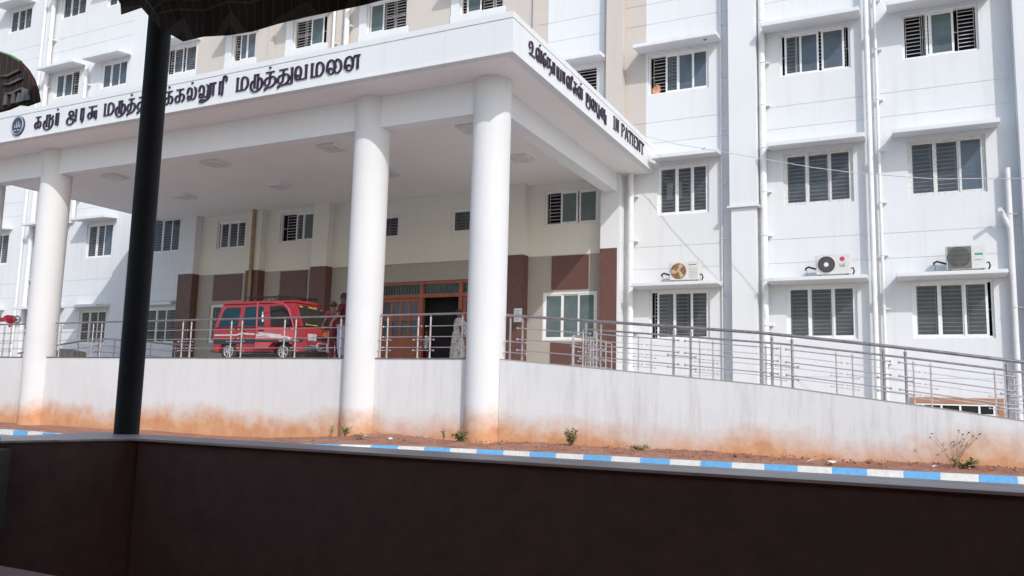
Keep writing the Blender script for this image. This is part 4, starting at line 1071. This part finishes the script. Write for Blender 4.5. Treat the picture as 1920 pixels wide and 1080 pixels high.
def person(label, base, face, H=1.68, top='maroon', bottom='bluecloth', lean=0.0, arms=((.28, -.05, .0), (-.2, .1, .0)), skirt=False, bend=0.0):
    """face: heading angle the person looks towards; arms: hand offsets (side, forward, up) from hanging"""
    t = thing('person', label, 'person', base, None)
    k = H / 1.7; c, s = math.cos(face), math.sin(face)
    def P(sd, fwd, up):
        fwd2 = fwd + (max(0, up - .9)) * lean; return (base[0] + (fwd2 * c + sd * s) * k, base[1] + (fwd2 * s - sd * c) * k, base[2] + up * k)
    V = [P(0, 0, .93), P(0, 0, 1.10), P(0, 0, 1.28), P(0, .0, 1.40), P(0, .01, 1.47), P(0, .02, 1.53), P(0, .02, 1.60), P(0, .015, 1.66)]
    E = [(i, i + 1) for i in range(7)]; Rr = [.15, .125, .15, .11, .055, .075, .095, .07]
    Rr = [r_ * k for r_ in Rr]
    def add(p, r_, par): V.append(p); Rr.append(r_ * k); E.append((par, len(V) - 1)); return len(V) - 1
    legs = []
    for sd in (-1, 1):
        h = add(P(.10 * sd, 0, .88), .10, 0); kn = add(P(.11 * sd, .03, .49), .065, h); an = add(P(.11 * sd, -.01, .09), .042, kn); toe = add(P(.125 * sd, .15, .035), .035, an); legs.append((h, kn, an, toe))
    hands = []
    for sd, (ex, ef, eu) in ((-1, arms[0]), (1, arms[1])):
        sh_ = add(P(.19 * sd, 0, 1.37), .06, 3); el = add(P((.25 + ex * .4) * sd, ef * .5 - .02, 1.10 + eu * .5), .042, sh_); wr_ = add(P((.26 + ex) * sd, ef + .05, .86 + eu), .028, el)
        pa = add(P((.265 + ex) * sd, ef + .07, .79 + eu), .035, wr_); hands.append((sd, (ex, ef, eu), pa))
        for q in range(4):
            f1 = add(P((.265 + ex) * sd, ef + .045 + q * .02, .735 + eu - (.01 if q in (1, 2) else 0)), .0095, pa); add(P((.255 + ex) * sd, ef + .05 + q * .02, .70 + eu - (.012 if q in (1, 2) else 0)), .008, f1)
        th_ = add(P((.25 + ex) * sd, ef + .12, .77 + eu), .011, pa); add(P((.245 + ex) * sd, ef + .135, .735 + eu), .009, th_)
    # nose, chin, ears keep the head from reading as a ball
    add(P(0, .115, 1.585), .014, 6); add(P(0, .075, 1.52), .03, 5)
    for sd in (-1, 1): add(P(.098 * sd, .0, 1.59), .018, 6)
    skin_mesh(V, E, Rr, 'body', M['skin'], t)
    # hair cap
    hb = MB(); hb.blob(P(0, -.015, 1.64), .118 * k, 5, 2, (1, 1, .85)); hb.build('hair', M['hair'], t, smooth=True)
    eye = MB()
    for sd in (-1, 1): eye.blob(P(.035 * sd, .094, 1.605), .012 * k, 1, 1)
    eye.build('eyes', M['hair'], t, smooth=True)
    # shirt
    v = [P(0, 0, .86), P(0, 0, 1.0), P(0, 0, 1.20), P(0, 0, 1.33), P(0, 0, 1.43)]; r_ = [.165, .155, .165, .15, .075]; e = [(0, 1), (1, 2), (2, 3), (3, 4)]
    for sd, (ex, ef, eu) in ((-1, arms[0]), (1, arms[1])):
        v.append(P(.20 * sd, 0, 1.38)); r_.append(.078); e.append((3, len(v) - 1)); v.append(P((.245 + ex * .34) * sd, ef * .45, 1.14 + eu * .45)); r_.append(.068); e.append((len(v) - 2, len(v) - 1))
    skin_mesh(v, e, [q * k for q in r_], 'shirt', M[top], t)
    if skirt:
        mb = MB(); mb.tube([P(0, 0, .05), P(0, 0, .4), P(0, 0, .9), P(0, 0, 1.0)], [.26 * k, .24 * k, .19 * k, .17 * k], 18); mb.build('sari_skirt', M[bottom], t, smooth=True)
        mb = MB(); mb.tube([P(-.16, .05, 1.42), P(-.05, .17, 1.25), P(.08, .19, 1.05), P(.16, .14, .85)], [.05, .10, .11, .10], 10); mb.build('sari_drape', M[bottom], t, smooth=True)
    else:
        v = [P(0, 0, .97)]; r_ = [.15]; e = []
        for sd in (-1, 1):
            a0 = len(v); v += [P(.10 * sd, 0, .86), P(.11 * sd, .03, .49), P(.11 * sd, -.01, .10)]; r_ += [.118, .088, .075]; e += [(0, a0), (a0, a0 + 1), (a0 + 1, a0 + 2)]
        skin_mesh(v, e, [q * k for q in r_], 'trousers', M[bottom], t)
    return t
person('person in dark maroon shirt and pale trousers, half behind the middle column', (-13.42, 17.3, PZ), R(200), 1.74, 'maroon', 'bluecloth', arms=((.05, .15, .1), (.22, .0, .25)))
person('person wholly in maroon bending just in front of the red van', (-14.0, 17.75, PZ), R(160), 1.60, 'maroon', 'maroon', lean=.30, arms=((.0, .2, .2), (.05, .2, .2)))
person('person in patterned floral dress standing half behind the right column', (-10.15, 17.6, PZ), R(40), 1.27, 'floral', 'floral', skirt=True, arms=((.08, .08, .05), (.06, .05, .05)))
person('person in pale clothes just inside the dark open doorway', (-16.42, 26.15, PZ), R(250), 1.55, 'palecloth', 'maroon', arms=((.02, .1, .1), (.02, .1, .1)))

# ------------------------------------------------------------------ weeds and litter on the soil strip
def weed(x, y, h, label, n=40, spread=.12, kind='leaf', leaf=.05, stalky=False, flat_=False, cat='weed'):
    t = thing('weed', label, cat, (x, y, .15), 'weeds on the soil strip'); rnd = random.Random(int(abs(x) * 100))
    st = MB(); lf = MB(); ns = max(4, n // (5 if not stalky else 4))
    for k in range(ns):
        a = rnd.uniform(0, 6.28); rr_ = spread * rnd.uniform(.3, 1); hh = h * rnd.uniform(.55, 1)
        p0 = Vector((x + rnd.uniform(-.02, .02) * (3 if flat_ else 1), y + rnd.uniform(-.02, .02), .14)); p2 = Vector((x + rr_ * math.cos(a), y + rr_ * math.sin(a) * .6, .15 + hh)); p1 = p0.lerp(p2, .5) + Vector((0, 0, hh * .12))
        st.tube([p0, p1, p2], [.006, .005, .003] if not stalky else [.004, .003, .002], 4)
        if stalky: lf.blob(p2, .022 * rnd.uniform(.6, 1.2), k, 0, (1, 1, .7))
        m_ = n // ns if not stalky else 2
        for q in range(m_):
            f = rnd.uniform(.25, 1) if not stalky else rnd.uniform(.85, 1.02); c = p0.lerp(p2, f) + Vector((rnd.uniform(-.03, .03), rnd.uniform(-.03, .03), rnd.uniform(-.02, .02)))
            d = Vector((rnd.uniform(-1, 1), rnd.uniform(-1, 1), rnd.uniform(-.2, .9))).normalized(); w_ = d.cross(Vector((rnd.uniform(-1, 1), rnd.uniform(-1, 1), 1))).normalized() * leaf * .28; l_ = leaf * rnd.uniform(.7, 1.3)
            lf.face([c, c + d * l_ * .5 + w_, c + d * l_, c + d * l_ * .5 - w_])
    st.build('stem', M['stem'], t); lf.build('foliage', M[kind], t)
weed(-6.45, 15.95, .38, 'upright yellow green leafy weed against the wall right of the columns', 150, .17, 'dryleaf', .075)
weed(-8.85, 15.6, .26, 'dark green weed at the foot of the right column', 90, .20, 'leaf', .08)
weed(-9.35, 15.75, .30, 'thin spindly weed just left of the right column foot', 26, .10, 'dryleaf', .05)
weed(-11.9, 15.6, .22, 'small green weed at the foot of the middle column', 60, .20, 'leaf', .06)
weed(-12.25, 15.55, .24, 'second smaller weed just left of the middle column foot', 30, .10, 'dryleaf', .05)
weed(-5.0, 15.85, .12, 'low grey green weed mat on the soil behind the kerb', 120, .26, 'dryleaf', .05, flat_=True)
weed(.45, 16.1, .62, 'tall dry stalks with seed heads near the right end of the wall', 56, .50, 'stem', .03, stalky=True)
weed(.60, 15.95, .16, 'green tuft at the foot of the tall dry stalks', 110, .30, 'dryleaf', .08)
weed(1.72, 16.0, .14, 'bright green grass tuft at the right edge of the soil strip', 90, .22, 'leaf', .11)
weed(-11.0, 15.0, .08, 'flat dry weed patch on the soil between the middle and right columns', 60, .3, 'dryleaf', .05, flat_=True)
def litter(x, y, s, label, mat='paper'):
    rnd = random.Random(int(abs(x * 77))); m = MB()
    a = [(x + s * math.cos(q) * rnd.uniform(.6, 1), y + s * math.sin(q) * rnd.uniform(.6, 1), .17 + rnd.uniform(0, .03)) for q in (0, 1, 2, 3, 4, 5)]
    for k in range(6): m.face([a[k], a[(k + 1) % 6], (x, y, .20)])
    b = [(p[0], p[1], p[2] - .006) for p in a]
    for k in range(6): m.face([b[k], b[(k + 1) % 6], (x, y, .194)])
    tag(m.build('litter_scrap', M[mat], loc=(x, y, .17)), label, 'litter', 'scraps of litter on the soil')
litter(-11.2, 15.5, .09, 'crumpled pinkish white scrap right of the middle column foot')
litter(-1.75, 15.35, .09, 'white paper scrap behind the kerb, left one of the close pair')
litter(-1.42, 15.3, .12, 'white wrapper lying on the kerb edge, right one of the close pair')
litter(.16, 15.6, .06, 'small white scrap left of the tall dry stalks')
litter(-10.3, 15.1, .06, 'tiny white scrap on the soil between the middle and right columns')

# ------------------------------------------------------------------ the three-wheeler the picture is taken from
AR = thing('auto_rickshaw', 'dark auto rickshaw interior in the foreground with black pole and tarpaulin hood', 'auto rickshaw', (-.6, .5, 0))
SZ = 1.10
# side panel along x, its grey sill on top
m = MB(); m.prism([(-1.34, 1.124), (2.3, 1.238), (2.3, 1.34), (-1.34, 1.20)], 2, .25, SZ - .0045); m.build('side_panel', M['panel'], AR)
m = MB(); m.v = [(-1.335, 1.104, SZ - .004), (2.4, 1.218, SZ - .004), (2.4, 1.218, SZ), (-1.335, 1.104, SZ), (-1.335, 1.205, SZ - .004), (2.4, 1.36, SZ - .004), (2.4, 1.36, SZ), (-1.335, 1.205, SZ)]
m.f = [(0, 1, 2, 3), (4, 7, 6, 5), (3, 2, 6, 7), (0, 4, 5, 1), (0, 3, 7, 4), (1, 5, 6, 2)]; m.mi = [0] * 6
m.build('sill', M['sill'], AR)
m = MB(); m.prism([(-1.52, .90), (-1.42, .90), (-1.337, 1.118), (-1.337, 1.21), (-1.56, 1.21)], 2, SZ - .0045, SZ - .001); m.build('corner_sill', M['sill'], AR)
m = MB(); m.prism([(-1.50, .5), (-1.425, .9), (-1.345, 1.118), (-1.345, 1.18), (-1.53, 1.18)], 2, .25, SZ - .005); m.build('front_partition', M['panel'], AR)
m = MB(); m.box(-1.85, -1.352, .42, .897, .94, 1.108); m.build('driver_backrest', M['panel2'], AR, bevel=.02)
m = MB(); m.box(-1.85, -1.37, .42, .88, .3, .938); m.build('backrest_base', M['panel'], AR)
m = MB(); m.box(-1.40, -.80, .36, .742, .60, .963); m.build('passenger_seat', M['seat'], AR, bevel=.035, smooth=True)
m = MB().tube([(-1.475, 1.205, SZ - .01), (-1.475, 1.205, 1.6), (-1.475, 1.205, 2.05)], .0245, 20); m.build('pole', M['pole'], AR, smooth=True)
# hood: ribbed tarpaulin with an uneven lower hem
m = MB(); n = 60; xa, xb = -1.56, 2.4; rnd = random.Random(5)
hem = []
for k in range(n + 1):
    x = xa + (xb - xa) * k / n
    z = 1.903 + .011 * min(1, max(0, (-1.25 - x) / .12)) + .002 * math.sin(k * 1.9) + rnd.uniform(-.0025, .0025)
    if x < -1.40: z = 1.913 + .107 * min(1, (-1.40 - x) / .07) + .012 * math.sin(x * 90)
    hem.append((x, z))
secs = [(0.0, .0, 0), (-.004, .05, 0), (-.05, .12, 0), (-.35, .17, 0), (-.9, .19, 0), (-1.6, .17, 0), (-2.0, .08, 0)]
ring_ = []
for x, z in hem:
    ring_.append([(x, 1.17 + dy + .004 * math.sin(x * 40), z + dz * (1 if x > -1.4 else .5) + (0 if i == 0 else -.001 if i == 1 else .003 * math.sin(x * 24 + i))) for i, (dy, dz, _) in enumerate(secs)])
for a, b in zip(ring_, ring_[1:]):
    for i in range(len(secs) - 1): m.face([a[i], b[i], b[i + 1], a[i + 1]])
hood = m.build('hood', M['canvas'], AR, smooth=True)
box(-1.56, 2.4, -.9, 1.172, 2.115, 2.13).build('hood_top', M['canvas'], AR)
MB().tube([(-1.53, 1.16, 2.06), (2.4, 1.16, 2.06)], .012, 8).build('hood_bow', M['pole'], hood)
# added, unseen screens at back and end that keep the cabin dark
box(-2.3, 2.4, -.9, -.88, .2, 1.72).build('rear_sun_screen', M['seat'], AR)  # added sun block, tan so that it bounces some light inside
box(2.38, 2.4, -.88, 1.2, .2, 2.12).build('end_sun_screen', M['canvas'], AR)
box(-2.3, 2.4, -.88, 1.15, .18, .24).build('floor', M['seat'], AR)
# rolled flap of the front opening: curved top, straight foot
m = MB(); arc = [(-2.30, 1.99), (-1.98, 1.985), (-1.95, 1.98), (-1.905, 1.963), (-1.865, 1.942), (-1.838, 1.92), (-1.816, 1.896), (-1.798, 1.868), (-1.786, 1.837)]
foot = [(-1.83, 1.832), (-1.86, 1.838), (-1.90, 1.832), (-2.30, 1.82)]
m.prism(arc + foot, 1, 1.145, 1.157); fl = m.build('side_flap', M['canvas'], AR)
MB().tube([(x, 1.15, z) for x, z in arc[:5]], .004, 6).build('flap_binding', M['green'], fl); MB().tube([(x, 1.15, z) for x, z in arc[4:]], .003, 6).build('flap_binding', M['redtrim'], fl)
m = MB()
for a, b, c, d in ((-1.852, -1.838, -1.846, 1.862), (-1.836, -1.818, -1.833, 1.872), (-1.816, -1.800, -1.822, 1.868)): m.prism([(a, 1.838), (b, 1.839), (c + .009, d - .004), (c, d)], 1, 1.139, 1.143)
m.build('plastic_fold', M['clearflap'], fl)
for a_, b_, z_ in ((-1.905, -1.828, 1.868), (-1.915, -1.836, 1.892), (-1.925, -1.848, 1.914)):
    MB().prism([(a_, z_), (a_ + .03, z_ - .006), (b_, z_ + .002), (b_ - .012, z_ + .006), (a_ + .03, z_ - .001)], 1, 1.140, 1.1435).build('fold', M['fold'], fl)
for x_ in (-1.90, -1.872):
    MB().prism([(x_, 1.839), (x_ + .012, 1.839), (x_ + .010, 1.864), (x_ + .002, 1.864)], 1, 1.140, 1.1435).build('fold', M['fold'], fl)

for me in list(bpy.data.meshes):
    if me.users == 0: bpy.data.meshes.remove(me)
